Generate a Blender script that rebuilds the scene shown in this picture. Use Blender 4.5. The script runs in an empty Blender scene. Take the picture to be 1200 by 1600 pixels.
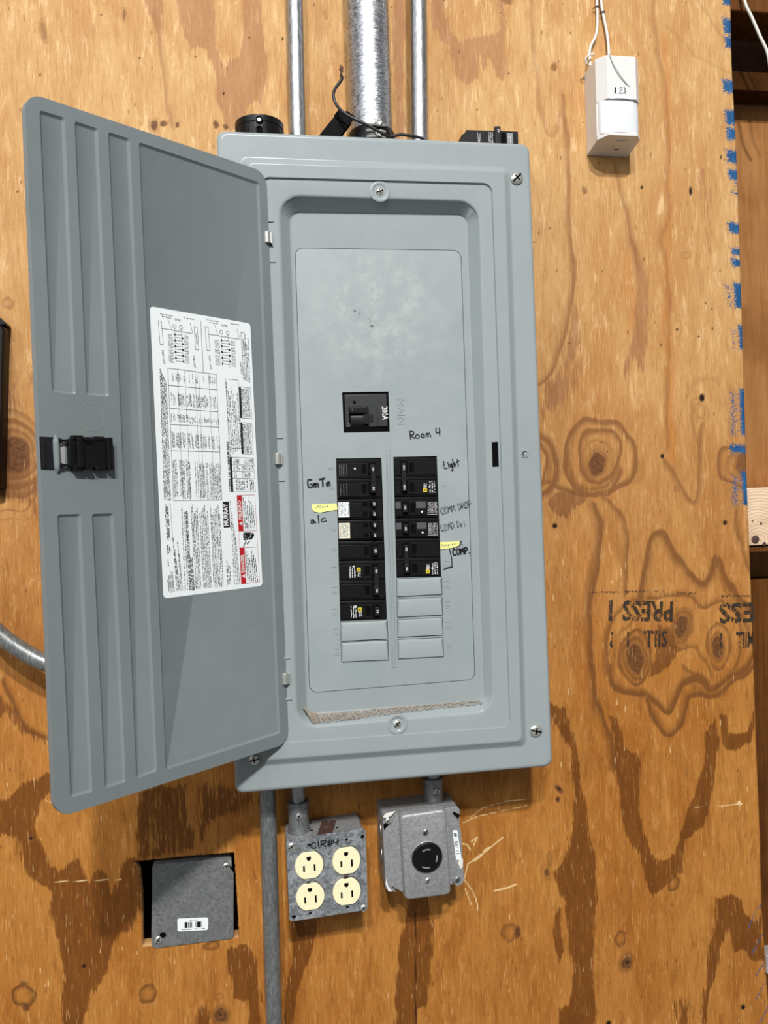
import bpy, bmesh, math, random
import numpy as np
from mathutils import Vector, Matrix
random.seed(7); np.random.seed(7)
S = bpy.context.scene
COL = S.collection

# ---------------------------------------------------------------- camera, world, lights, exposure
F_PX = 1240.0                                  # focal length in pixels of the 1200x1600 frame
CAM = Vector((-0.1535, -1.00151, -0.04832))
R = Matrix(((0.98661, 0.03668, -0.15893), (-0.15928, 0.00687, -0.98721), (-0.03511, 0.9993, 0.01262)))
cd = bpy.data.cameras.new('camera'); cam = bpy.data.objects.new('camera', cd); COL.objects.link(cam)
cam.matrix_world = Matrix.Translation(CAM) @ R.to_4x4()
cd.sensor_fit = 'VERTICAL'; cd.sensor_height = 32.0; cd.lens = F_PX / 1600 * 32.0
cd.clip_start = 0.01
S.camera = cam
wd = bpy.data.worlds.new('world'); S.world = wd; wd.use_nodes = True
wd.node_tree.nodes['Background'].inputs[0].default_value = (0.95, 0.97, 0.96, 1)
wd.node_tree.nodes['Background'].inputs[1].default_value = 0.185

def area(name, loc, target, sx, sy, power, col=(1, 0.98, 0.955)):
    l = bpy.data.lights.new(name, 'AREA'); l.shape = 'RECTANGLE'; l.size = sx; l.size_y = sy
    l.energy = power; l.color = col
    o = bpy.data.objects.new(name, l); COL.objects.link(o); o.location = loc
    o.rotation_euler = (Vector(target) - Vector(loc)).to_track_quat('-Z', 'Y').to_euler()
    return o
area('ceiling_or_fill_light', (-0.08, -4.0, 3.35), (0, 0, 0.0), 0.24, 0.14, 205)
area('ceiling_or_fill_light', (-0.85, -4.0, 3.00), (0, 0, 0.0), 0.24, 0.14, 108)
area('ceiling_or_fill_light', (-2.6, -3.0, 1.6), (0, 0, 0), 1.6, 1.2, 44, (0.94, 0.98, 1))  # added soft fill from the left, no actual lamp there
S.view_settings.view_transform = 'Standard'; S.view_settings.look = 'None'
S.view_settings.gamma = 1.0; S.view_settings.use_curve_mapping = False
S.view_settings.exposure = 0.0

# ---------------------------------------------------------------- geometry of the place
def ray(px, py): return R @ Vector(((px - 600) / F_PX, -(py - 800) / F_PX, -1.0))
def at(px, py, Y=0.0):
    d = ray(px, py); return CAM + d * ((Y - CAM.y) / d.y)
def atz(px, py, Z):
    d = ray(px, py); return CAM + d * ((Z - CAM.z) / d.z)
# door plane
HINGE = Vector((-0.12725, -0.101, 0.0)); TH = math.radians(143.01)
DU = Vector((math.cos(TH), -math.sin(TH), 0)); DV = Vector((0, 0, 1)); DN = Vector((math.sin(TH), math.cos(TH), 0))
if DN.dot(CAM - HINGE) < 0: DN = -DN
def dr(px, py, n=0.0):
    d = ray(px, py); o = HINGE + DN * n
    return CAM + d * ((o - CAM).dot(DN) / d.dot(DN))
FR = Vector((0, -1, 0))       # towards the room

# ---------------------------------------------------------------- mesh builder
class MB:
    def __init__(s): s.v = []; s.f = []; s.m = []
    def add(s, vs, fs, mi=0):
        b = len(s.v); s.v += [Vector(p) for p in vs]
        s.f += [tuple(b + i for i in f) for f in fs]; s.m += [mi] * len(fs); return s
    def quad(s, a, b, c, d, mi=0): return s.add([a, b, c, d], [(0, 1, 2, 3)], mi)
    def prism(s, pts, off, mi=0):
        """closed outline pts, extruded by vector off"""
        n = len(pts); off = Vector(off); v = [Vector(p) for p in pts]; v += [p + off for p in v]
        f = [tuple(range(n))[::-1], tuple(range(n, 2 * n))] + [(i, (i + 1) % n, n + (i + 1) % n, n + i) for i in range(n)]
        return s.add(v, f, mi)
    def box(s, x0, x1, y0, y1, z0, z1, mi=0):
        return s.prism([(x0, y0, z0), (x1, y0, z0), (x1, y1, z0), (x0, y1, z0)], (0, 0, z1 - z0), mi)
    def fbox(s, fr, x0, x1, y0, y1, z0, z1, mi=0):
        P = fr.p; return s.prism([P(x0, y0, z0), P(x1, y0, z0), P(x1, y1, z0), P(x0, y1, z0)], P(0, 0, z1) - P(0, 0, z0), mi)
    def loops(s, L, mi=0, cap0=False, cap1=True, closed=True):
        n = len(L[0]); b = len(s.v)
        for l in L: s.v += [Vector(p) for p in l]
        for k in range(len(L) - 1):
            for i in range(n if closed else n - 1):
                j = (i + 1) % n
                s.f.append((b + k * n + i, b + k * n + j, b + (k + 1) * n + j, b + (k + 1) * n + i)); s.m.append(mi)
        if cap0: s.f.append(tuple(b + i for i in range(n))[::-1]); s.m.append(mi)
        if cap1: s.f.append(tuple(b + (len(L) - 1) * n + i for i in range(n))); s.m.append(mi)
        return s
    def cyl(s, a, b, r, n=20, mi=0, r2=None, caps=True):
        a = Vector(a); b = Vector(b); r2 = r if r2 is None else r2
        return s.loops([circ(a, b - a, r, n), circ(b, b - a, r2, n)], mi, caps, caps)
    def lathe(s, o, ax, prof, n=24, mi=0, caps=True):
        o = Vector(o); ax = Vector(ax).normalized()
        return s.loops([circ(o + ax * h, ax, r, n) for r, h in prof], mi, caps, caps)
    def tube(s, pts, r, n=10, mi=0, caps=True):
        pts = [Vector(p) for p in pts]; L = []
        up = None
        for i, p in enumerate(pts):
            t = (pts[min(i + 1, len(pts) - 1)] - pts[max(i - 1, 0)]).normalized()
            if up is None: up = t.orthogonal().normalized()
            up = (up - t * up.dot(t)).normalized(); w = t.cross(up)
            rr = r[i] if isinstance(r, (list, tuple)) else r
            L.append([p + (up * math.cos(a) + w * math.sin(a)) * rr for a in (2 * math.pi * k / n for k in range(n))])
        return s.loops(L, mi, caps, caps)
    def ribbon(s, pts, w, nrm, mi=0):
        pts = [Vector(p) for p in pts]; nrm = Vector(nrm); n = len(pts); vs = []
        for i, p in enumerate(pts):
            t = (pts[min(i + 1, n - 1)] - pts[max(i - 1, 0)])
            if t.length < 1e-9: t = Vector((1, 0, 0))
            t.normalize(); q = nrm.cross(t) * w / 2
            e = t * (w * .35 if i == n - 1 else -w * .35 if i == 0 else 0)
            vs += [p + q + e, p - q + e]
        return s.add(vs, [(2 * i, 2 * i + 1, 2 * i + 3, 2 * i + 2) for i in range(n - 1)], mi)

def circ(o, ax, r, n):
    ax = Vector(ax).normalized(); u = ax.orthogonal().normalized(); w = ax.cross(u)
    if abs(ax.y) > .9: u = Vector((1, 0, 0)); u = (u - ax * u.dot(ax)).normalized(); w = ax.cross(u)
    return [Vector(o) + (u * math.cos(a) + w * math.sin(a)) * r for a in (2 * math.pi * k / n for k in range(n))]
def rq(c, r, n=6):
    """rounded quadrilateral through the four corner points c"""
    out = []
    for i in range(4):
        C = Vector(c[i]); e1 = (Vector(c[i - 1]) - C).normalized(); e2 = (Vector(c[(i + 1) % 4]) - C).normalized()
        for k in range(n + 1):
            a = math.pi / 2 * k / n
            out.append(C + e1 * r * (1 - math.sin(a)) + e2 * r * (1 - math.cos(a)))
    return out
def inset(c, d):
    """move the corners of a quadrilateral inwards by d"""
    out = []
    for i in range(4):
        C = Vector(c[i]); e1 = (Vector(c[i - 1]) - C).normalized(); e2 = (Vector(c[(i + 1) % 4]) - C).normalized()
        out.append(C + (e1 + e2) * d)
    return out
def smooth(pts, k=5):
    """Catmull-Rom through pts"""
    pts = [Vector(p) for p in pts]; out = []
    for i in range(len(pts) - 1):
        p0 = pts[max(i - 1, 0)]; p1 = pts[i]; p2 = pts[i + 1]; p3 = pts[min(i + 2, len(pts) - 1)]
        for j in range(k):
            t = j / k
            out.append(.5 * ((2 * p1) + (p2 - p0) * t + (2 * p0 - 5 * p1 + 4 * p2 - p3) * t * t + (3 * p1 - p0 - 3 * p2 + p3) * t ** 3))
    return out + [pts[-1]]

class Frame:
    """millimetre frame on a surface: x right, y up, z out of it"""
    def __init__(s, o, a, b, nrm, mm=.001):
        s.o = Vector(o); s.n = Vector(nrm).normalized()
        s.x = (Vector(a) - s.o); s.w = s.x.length / mm; s.x.normalize()
        y = Vector(b) - s.o; s.h = y.length / mm; y = y - s.n * y.dot(s.n); s.y = y.normalized(); s.mm = mm
    def p(s, x, y, z=0.0): return s.o + (s.x * x + s.y * y + s.n * z) * s.mm

def filled(outer, holes, o, ex, ey, n, thick):
    """flat plate with holes; outlines in 2-D on the frame (o, ex, ey); returns (verts, faces)"""
    cu = bpy.data.curves.new('t', 'CURVE'); cu.dimensions = '2D'; cu.fill_mode = 'BOTH'; cu.extrude = thick / 2
    for pl in [outer] + holes:
        sp = cu.splines.new('POLY'); sp.points.add(len(pl) - 1); sp.use_cyclic_u = True
        for i, p in enumerate(pl):
            d = Vector(p) - o; sp.points[i].co = (d.dot(ex), d.dot(ey), 0, 1)
    ob = bpy.data.objects.new('t', cu); COL.objects.link(ob)
    dg = bpy.context.evaluated_depsgraph_get(); me = ob.evaluated_get(dg).to_mesh()
    vs = [o + ex * v.co.x + ey * v.co.y + n * (v.co.z - thick / 2) for v in me.vertices]; fs = [tuple(p.vertices) for p in me.polygons]
    ob.evaluated_get(dg).to_mesh_clear(); bpy.data.objects.remove(ob); bpy.data.curves.remove(cu)
    return vs, fs

_tc = {}
def text_geo(t, bold=0.0):
    if (t, bold) in _tc: return _tc[(t, bold)]
    cu = bpy.data.curves.new('t', 'FONT'); cu.body = t; cu.size = 1; cu.resolution_u = 2; cu.offset = bold
    ob = bpy.data.objects.new('t', cu); COL.objects.link(ob)
    dg = bpy.context.evaluated_depsgraph_get(); me = ob.evaluated_get(dg).to_mesh()
    vs = [(v.co.x, v.co.y) for v in me.vertices]; fs = [tuple(p.vertices) for p in me.polygons]
    ob.evaluated_get(dg).to_mesh_clear(); bpy.data.objects.remove(ob); bpy.data.curves.remove(cu)
    x0 = min(v[0] for v in vs); x1 = max(v[0] for v in vs); 
    _tc[(t, bold)] = ([((x - x0) / (x1 - x0), y / .7) for x, y in vs], fs); return _tc[(t, bold)]
def put_text(mb, t, A, B, h, nrm, mi=0, lift=.0002, bold=0.0, flip=False):
    """capital height h, baseline from point A to point B"""
    A = Vector(A); B = Vector(B); nrm = Vector(nrm).normalized(); e = B - A; up = nrm.cross(e).normalized() * h
    vs, fs = text_geo(t, bold)
    mb.add([A + e * x + up * y + nrm * lift for x, y in vs], fs, mi)
def micro_line(mb, A, B, h, nrm, mi=0, lift=.0002, fillr=.8, rnd=random):
    """a line of print too small to read: word-long broken dashes"""
    A = Vector(A); B = Vector(B); e = B - A; L = e.length; e.normalize(); nrm = Vector(nrm).normalized(); up = nrm.cross(e)
    x = 0
    while x < L:
        w = h * rnd.uniform(.35, .8)
        if rnd.random() < fillr:
            a = A + e * x + nrm * lift; y0 = h * rnd.choice((0, 0, .1, .3)); y1 = h * rnd.choice((.7, 1, .55))
            b = a + e * min(w, L - x)
            mb.quad(a + up * y0, b + up * y0, b + up * y1, a + up * y1, mi)
            x += w + h * .22
        else: x += h * .6

# strokes of a marker pen, one polyline list per letter, unit box
G = {'R': [[(0, 0), (.05, 1)], [(0, 1), (.5, .95), (.5, .6), (.05, .5), (.6, 0)]], 'o': [[(.3, .5), (.05, .35), (.1, .05), (.4, 0), (.5, .3), (.3, .5)]],
     'm': [[(0, 0), (.05, .5)], [(.05, .35), (.2, .5), (.28, 0)], [(.28, .35), (.45, .5), (.6, 0)]], '4': [[(.1, 1), (.05, .45), (.6, .5)], [(.5, 1), (.45, 0)]],
     'L': [[(.1, 1), (0, .1), (.5, .05)]], 'i': [[(.1, .5), (.1, 0)], [(.1, .7), (.12, .75)]], 'g': [[(.4, .5), (.1, .4), (.1, .1), (.4, .1), (.4, .5), (.35, -.35), (.05, -.3)]],
     'h': [[(0, 1), (.05, 0)], [(.05, .3), (.25, .5), (.4, 0)]], 't': [[(.15, .9), (.15, 0)], [(-.1, .55), (.45, .6)]], 'G': [[(.5, .95), (.15, 1), (0, .4), (.2, 0), (.5, .1), (.5, .4), (.3, .4)]],
     'A': [[(0, 0), (.3, 1), (.55, 0)], [(.1, .35), (.5, .35)]], 'T': [[(-.05, .95), (.6, 1)], [(.3, 1), (.28, 0)]], 'e': [[(.05, .3), (.45, .35), (.25, .55), (.02, .25), (.2, 0), (.5, .1)]],
     'a': [[(.02, .5), (.25, .55), (.38, .35), (.3, .05), (.08, 0), (.03, .18), (.2, .28), (.36, .2), (.52, .02)]], '/': [[(.2, 1.1), (.1, -.1)]], 'c': [[(.5, .45), (.2, .5), (.02, .2), (.2, 0), (.55, .05)]],
     'C': [[(.5, .85), (.25, 1), (0, .5), (.2, 0), (.5, .1)]], 'O': [[(.3, 1), (.02, .6), (.15, 0), (.45, .1), (.55, .7), (.3, 1)]], 'M': [[(0, 0), (.05, 1), (.3, .3), (.55, 1), (.6, 0)]],
     'D': [[(.05, 0), (.02, 1), (.45, .8), (.5, .3), (.05, 0)]], 'r': [[(.05, .5), (.1, 0)], [(.1, .3), (.4, .5)]], 'p': [[(.05, .5), (.05, -.4)], [(.05, .4), (.4, .5), (.4, .1), (.08, .05)]],
     'P': [[(.05, 0), (.05, 1), (.5, .85), (.45, .5), (.05, .45)]], '.': [[(.1, 0), (.13, .04)]], 'I': [[(.1, 0), (.12, 1)]], '#': [[(.2, 0), (.3, 1)], [(.45, 0), (.55, 1)], [(0, .3), (.7, .35)], [(.05, .65), (.75, .7)]],
     '1': [[(.1, 1), (.1, 0)]], '2': [[(.02, .8), (.3, 1), (.45, .7), (.02, 0), (.55, .03)]], '3': [[(.02, .95), (.45, .9), (.2, .55), (.5, .3), (.02, 0)]], ' ': [], 'n': [[(0, 0), (.05, .5)], [(.05, .35), (.3, .5), (.38, 0)]],
     'K': [[(0, 0), (.03, 1)], [(.5, 1), (.05, .5), (.55, 0)]], 's': [[(.4, .5), (.1, .4), (.4, .15), (.05, 0)]], 'S': [[(.5, .95), (.1, .9), (.1, .6), (.5, .4), (.4, 0), (0, .1)]]}
GW = {'i': .3, '.': .3, 'm': .75, 'M': .75, '1': .3, 'I': .35, ' ': .5, '/': .35}
def pen(mb, t, A, B, h, nrm, w=.001, mi=0, lift=.0003, jit=.03):
    A = Vector(A); B = Vector(B); nrm = Vector(nrm).normalized(); e = B - A; up = nrm.cross(e).normalized() * h
    tot = sum(GW.get(ch, .65) for ch in t); x = 0
    for ch in t:
        for st in G[ch]:
            pts = [A + e * ((x + px_ * .92 + random.uniform(-jit, jit)) / tot) + up * (py_ + random.uniform(-jit, jit)) + nrm * lift for px_, py_ in st]
            mb.ribbon(smooth(pts, 4), w * random.uniform(.85, 1.1), nrm, mi)
        x += GW.get(ch, .65)

# ---------------------------------------------------------------- objects
ORG = {}
def mesh_of(name, mb, mats, off):
    me = bpy.data.meshes.new(name)
    me.from_pydata([p - off for p in mb.v], [], mb.f)
    for m in (mats if isinstance(mats, (list, tuple)) else [mats]): me.materials.append(m)
    me.polygons.foreach_set('material_index', mb.m)
    me.update(); return me
def part(name, mb, mats, parent=None, label=None, bevel=0, seg=2, smooth_a=35, fix=True, kind=None):
    off = ORG[parent.name] if parent else Vector((0, 0, 0))
    me = mesh_of(name, mb, mats, off)
    if fix:
        bm = bmesh.new(); bm.from_mesh(me); bmesh.ops.recalc_face_normals(bm, faces=bm.faces); bm.to_mesh(me); bm.free()
    me.polygons.foreach_set('use_smooth', [True] * len(me.polygons)); me.set_sharp_from_angle(angle=math.radians(smooth_a))
    o = bpy.data.objects.new(name, me); COL.objects.link(o); ORG[o.name] = off.copy()
    if parent: o.parent = parent
    if label: o['label'] = label
    if kind: o['kind'] = kind
    if bevel:
        b = o.modifiers.new('bevel', 'BEVEL'); b.width = bevel; b.segments = seg; b.limit_method = 'ANGLE'; b.angle_limit = math.radians(40)
        w = o.modifiers.new('wn', 'WEIGHTED_NORMAL'); w.keep_sharp = True
    return o
def thing(name, label, cat, loc, group=None):
    o = bpy.data.objects.new(name, None); COL.objects.link(o); o.location = loc; o.empty_display_size = .02
    ORG[o.name] = Vector(loc); o['label'] = label; o['category'] = cat
    if group: o['group'] = group
    return o
def tag(o, label, cat, group=None):
    o['label'] = label; o['category'] = cat
    if group: o['group'] = group
    return o

# ---------------------------------------------------------------- materials
def sr(r, g, b):
    f = lambda c: ((c / 255 + .055) / 1.055) ** 2.4 if c > 10 else c / 255 / 12.92
    return (f(r), f(g), f(b), 1)
class NT:
    def __init__(s, name):
        s.m = bpy.data.materials.new(name); s.m.use_nodes = True; s.t = s.m.node_tree; s.b = s.t.nodes['Principled BSDF']
    def n(s, typ, **kw):
        nd = s.t.nodes.new(typ)
        for k, v in kw.items(): setattr(nd, k, v)
        return nd
    def l(s, a, b): s.t.links.new(a, b)
    def val(s, sock, v):
        if hasattr(v, 'links') or isinstance(v, bpy.types.NodeSocket): s.l(v, sock)
        else: sock.default_value = v
    def math(s, op, a, b=None, c=None, clamp=False):
        nd = s.n('ShaderNodeMath', operation=op, use_clamp=clamp)
        for i, v in enumerate((a, b, c)):
            if v is not None: s.val(nd.inputs[i], v)
        return nd.outputs[0]
    def mix(s, f, a, b, mode='MIX'):
        nd = s.n('ShaderNodeMix', data_type='RGBA', blend_type=mode)
        s.val(nd.inputs[0], f); s.val(nd.inputs[6], a); s.val(nd.inputs[7], b); return nd.outputs[2]
    def noise(s, scale, vec=None, detail=4, rough=.6, dist=0):
        nd = s.n('ShaderNodeTexNoise'); nd.inputs['Scale'].default_value = scale; nd.inputs['Detail'].default_value = detail
        nd.inputs['Roughness'].default_value = rough; nd.inputs['Distortion'].default_value = dist
        if vec is not None: s.l(vec, nd.inputs['Vector'])
        return nd.outputs[0]
    def obj(s, sc=(1, 1, 1)):
        tc = s.n('ShaderNodeTexCoord'); mp = s.n('ShaderNodeMapping'); mp.inputs['Scale'].default_value = sc
        s.l(tc.outputs['Object'], mp.inputs[0]); return mp.outputs[0]
    def ss(s, v, lo, hi):
        nd = s.n('ShaderNodeMapRange', interpolation_type='SMOOTHSTEP'); s.val(nd.inputs[0], v)
        nd.inputs[1].default_value = lo; nd.inputs[2].default_value = hi; return nd.outputs[0]
    def bump(s, h, st, d=.001):
        nd = s.n('ShaderNodeBump'); nd.inputs['Strength'].default_value = st; nd.inputs['Distance'].default_value = d
        s.l(h, nd.inputs['Height']); s.l(nd.outputs[0], s.b.inputs['Normal'])
    def set(s, **kw):
        for k, v in kw.items(): s.val(s.b.inputs[k.replace('_', ' ')], v)
        return s
def simple(name, col, rough=.5, metal=0.0, var=.06, scale=90, bump=0, spec=.5):
    a = NT(name); n = a.noise(scale, a.obj(), 3)
    k = a.ss(n, .3, .7)
    c2 = tuple(c * (1 - var) for c in col[:3]) + (1,); c1 = tuple(min(1, c * (1 + var)) for c in col[:3]) + (1,)
    a.set(Base_Color=a.mix(k, c2, c1), Roughness=rough, Metallic=metal)
    a.b.inputs['Specular IOR Level'].default_value = spec
    if bump: a.bump(n, bump)
    return a.m
M = {}
def grey_paint(name='grey_enamel', d=0):
    a = NT(name); o = a.obj()
    n1 = a.noise(5, o, 3); n2 = a.noise(60, o, 4)
    c = a.mix(a.ss(n1, .35, .7), sr(148 - d, 156 - d, 158 - d), sr(153 - d, 161 - d, 163 - d))
    c = a.mix(a.math('MULTIPLY', a.ss(n2, .45, .75), .25), c, sr(158 - d, 167 - d, 168 - d))
    a.set(Base_Color=c, Roughness=a.math('MULTIPLY_ADD', n2, .08, .22)); a.bump(a.noise(900, o, 2), .04, .0003)
    a.b.inputs['Specular IOR Level'].default_value = .16
    return a.m
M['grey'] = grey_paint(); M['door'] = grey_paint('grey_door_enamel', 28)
def deadfront_paint():
    a = NT('grey_deadfront_enamel'); o = a.obj()
    n1 = a.noise(9, o, 5, .65); n2 = a.noise(45, o, 5, .7)
    # a hazy wiped smudge on the upper plate
    tc = a.n('ShaderNodeTexCoord'); vm = a.n('ShaderNodeVectorMath', operation='DISTANCE'); a.l(tc.outputs['Object'], vm.inputs[0]); a.m['smudge'] = 1
    vm.inputs[1].default_value = tuple(at(575, 490, -.0885)); a.vm = vm
    near = a.ss(vm.outputs['Value'], .11, .02)
    sm = a.math('MULTIPLY', a.math('MULTIPLY', near, a.ss(n2, .42, .7)), .8)
    c = a.mix(a.ss(n1, .35, .65), sr(148, 157, 159), sr(155, 163, 165)); c = a.mix(sm, c, sr(176, 184, 180))
    a.set(Base_Color=c, Roughness=a.math('MULTIPLY_ADD', n2, .14, .3)); a.bump(a.noise(900, o, 2), .04, .0003)
    return a.m
M['dead'] = deadfront_paint()
def galv(name, dark, light, scale, rough=.38, metal=.85, stretch=(1, 1, 1)):
    a = NT(name); o = a.obj(stretch); v = a.n('ShaderNodeTexVoronoi'); v.inputs['Scale'].default_value = scale; a.l(o, v.inputs['Vector'])
    sp = a.n('ShaderNodeSeparateColor'); a.l(v.outputs['Color'], sp.inputs[0])
    n = a.noise(scale * 1.6, o, 4, .7, 1.0)
    k = a.math('ADD', a.math('MULTIPLY', sp.outputs[0], .55), a.math('MULTIPLY', a.ss(n, .35, .7), .55), clamp=True)
    a.set(Base_Color=a.mix(k, dark, light), Metallic=metal, Roughness=a.math('MULTIPLY_ADD', sp.outputs[1], .2, rough)); a.bump(n, .15, .0004)
    return a.m
M['galv'] = galv('galvanized_spangled', sr(92, 96, 101), sr(186, 190, 194), 200, .4, .45)
M['galv2'] = galv('galvanized_fine', sr(140, 142, 143), sr(178, 180, 180), 420, .4, .42)
M['dull'] = galv('dull_recessed_steel', sr(104, 106, 107), sr(140, 142, 142), 330, .45, .4)
def pipe_mat(name, dark, light, rough=.24, metal=.92):
    a = NT(name); o = a.obj((1, 1, .25)); n = a.noise(420, o, 5, .75, .5); o2 = a.obj((1, 1, .12)); n2 = a.noise(60, o2, 3)
    k = a.math('MULTIPLY', a.ss(n, .3, .75), 1.0)
    c = a.mix(k, dark, light); c = a.mix(a.math('MULTIPLY', a.ss(n2, .5, .8), .3), c, sr(120, 122, 124))
    a.set(Base_Color=c, Metallic=metal, Roughness=a.math('MULTIPLY_ADD', n, .3, rough)); a.bump(n, .3, .0006); return a.m
M['pipe'] = pipe_mat('galvanized_conduit_steel', sr(150, 153, 156), sr(205, 208, 212))
M['pipe_old'] = pipe_mat('weathered_conduit_steel', sr(112, 116, 116), sr(164, 168, 167), .24, .6)
def brushed():
    a = NT('scratched_conduit_steel'); n = a.noise(330, a.obj((.5, .5, 1.4)), 5, .8, .6); n2 = a.noise(40, a.obj((1, 1, .2)), 3)
    c = a.mix(a.ss(n, .4, .62), sr(128, 131, 136), sr(212, 215, 220)); c = a.mix(a.math('MULTIPLY', a.ss(n2, .5, .7), .35), c, sr(140, 142, 146))
    a.set(Base_Color=c, Metallic=.85, Roughness=a.math('MULTIPLY_ADD', n, .35, .16)); a.bump(n, .5, .0008); return a.m
M['pipe_big'] = brushed()
M['steel'] = simple('zinc_screw', sr(215, 215, 208), .25, .7, .1, 300)
M['hinge'] = simple('pale_steel_hinge', sr(190, 190, 184), .4, .6)
M['black'] = simple('black_plastic', sr(14, 14, 15), .4, 0, .3, 120, spec=.28)
M['black2'] = simple('charcoal_plastic', sr(26, 27, 29), .42, 0, .2, 200, spec=.3)
M['main'] = simple('dark_charcoal_case', sr(42, 44, 46), .45, 0, .12, 150)
M['void'] = simple('black_gap', sr(4, 4, 4), .8, 0, .1, spec=.1)
M['matte'] = simple('matte_black_plastic', sr(16, 16, 17), .85, 0, .3, 120, spec=.15)
M['rubber'] = simple('black_cable_jacket', sr(22, 21, 22), .4, 0, .2)
M['white_print'] = simple('white_print', sr(225, 226, 226), .6, 0, .02)
M['grey_print'] = simple('faded_grey_print', sr(128, 130, 131), .6, 0, .1)
M['yellow_print'] = simple('yellow_print', sr(214, 190, 52), .6, 0, .05)
M['lilac_print'] = simple('lilac_print', sr(150, 130, 165), .6, 0, .05)
M['ink'] = simple('black_marker_ink', sr(24, 24, 26), .45, 0, .2)
def faint_ink():
    a = NT('faint_marker_ink'); n = a.noise(700, a.obj(), 4, .8)
    tr = a.n('ShaderNodeBsdfTransparent'); mx = a.n('ShaderNodeMixShader'); out = a.t.nodes['Material Output']
    a.set(Base_Color=sr(40, 44, 46), Roughness=.6); a.l(a.ss(n, .4, .6), mx.inputs[0]); a.l(tr.outputs[0], mx.inputs[1]); a.l(a.b.outputs[0], mx.inputs[2]); a.l(mx.outputs[0], out.inputs[0])
    return a.m
M['ink_faint'] = faint_ink()
def worn_stamp():
    a = NT('worn_black_stamp'); n = a.noise(190, a.obj((1, 1, .45)), 5, .75)
    tr = a.n('ShaderNodeBsdfTransparent'); mx = a.n('ShaderNodeMixShader'); out = a.t.nodes['Material Output']
    a.set(Base_Color=sr(46, 36, 24), Roughness=.7); a.l(a.ss(n, .40, .52), mx.inputs[0]); a.l(tr.outputs[0], mx.inputs[1]); a.l(a.b.outputs[0], mx.inputs[2]); a.l(mx.outputs[0], out.inputs[0])
    return a.m
M['stamp'] = worn_stamp()
M['print'] = simple('label_black_print', sr(60, 64, 68), .6, 0, .1)
M['print_b'] = simple('label_bold_print', sr(16, 16, 18), .6, 0, .1)
M['paper'] = simple('white_label_film', sr(240, 246, 248), .4, 0, .01)
M['red'] = simple('red_print', sr(186, 26, 34), .5, 0, .05)
M['note'] = simple('yellow_sticky_paper', sr(238, 236, 146), .7, 0, .04, 60)
M['cream_paper'] = simple('cream_breaker_label', sr(228, 224, 204), .6, 0, .05, 300)
M['ivory'] = simple('ivory_receptacle_plastic', sr(250, 243, 200), .35, 0, .02)
M['white'] = simple('white_sensor_plastic', sr(222, 221, 218), .32, 0, .015)
M['lens'] = simple('milky_white_lens', sr(228, 231, 234), .22, 0, .01)
M['cable_w'] = simple('white_cable', sr(226, 222, 214), .4, 0, .03)
M['rust'] = simple('rusty_brown_steel', sr(88, 66, 58), .6, .3, .2, 200)
M['white_box'] = simple('whitish_steel', sr(190, 186, 180), .45, .4, .12, 160)
M['mud'] = simple('white_smear', sr(228, 226, 220), .7, 0, .05)
M['dust'] = simple('sawdust', sr(196, 182, 160), .95, 0, .3, 700, .4, .1)
def granular():
    a = NT('sawdust_grains'); v = a.n('ShaderNodeObjectInfo'); n = a.noise(1500, a.obj(), 2)
    r = a.n('ShaderNodeValToRGB'); a.l(a.ss(n, .3, .7), r.inputs[0]); r.color_ramp.elements[0].color = sr(142, 132, 120); r.color_ramp.elements[1].color = sr(208, 198, 184)
    a.set(Base_Color=r.outputs[0], Roughness=.95); return a.m
M['grain'] = granular()

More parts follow.
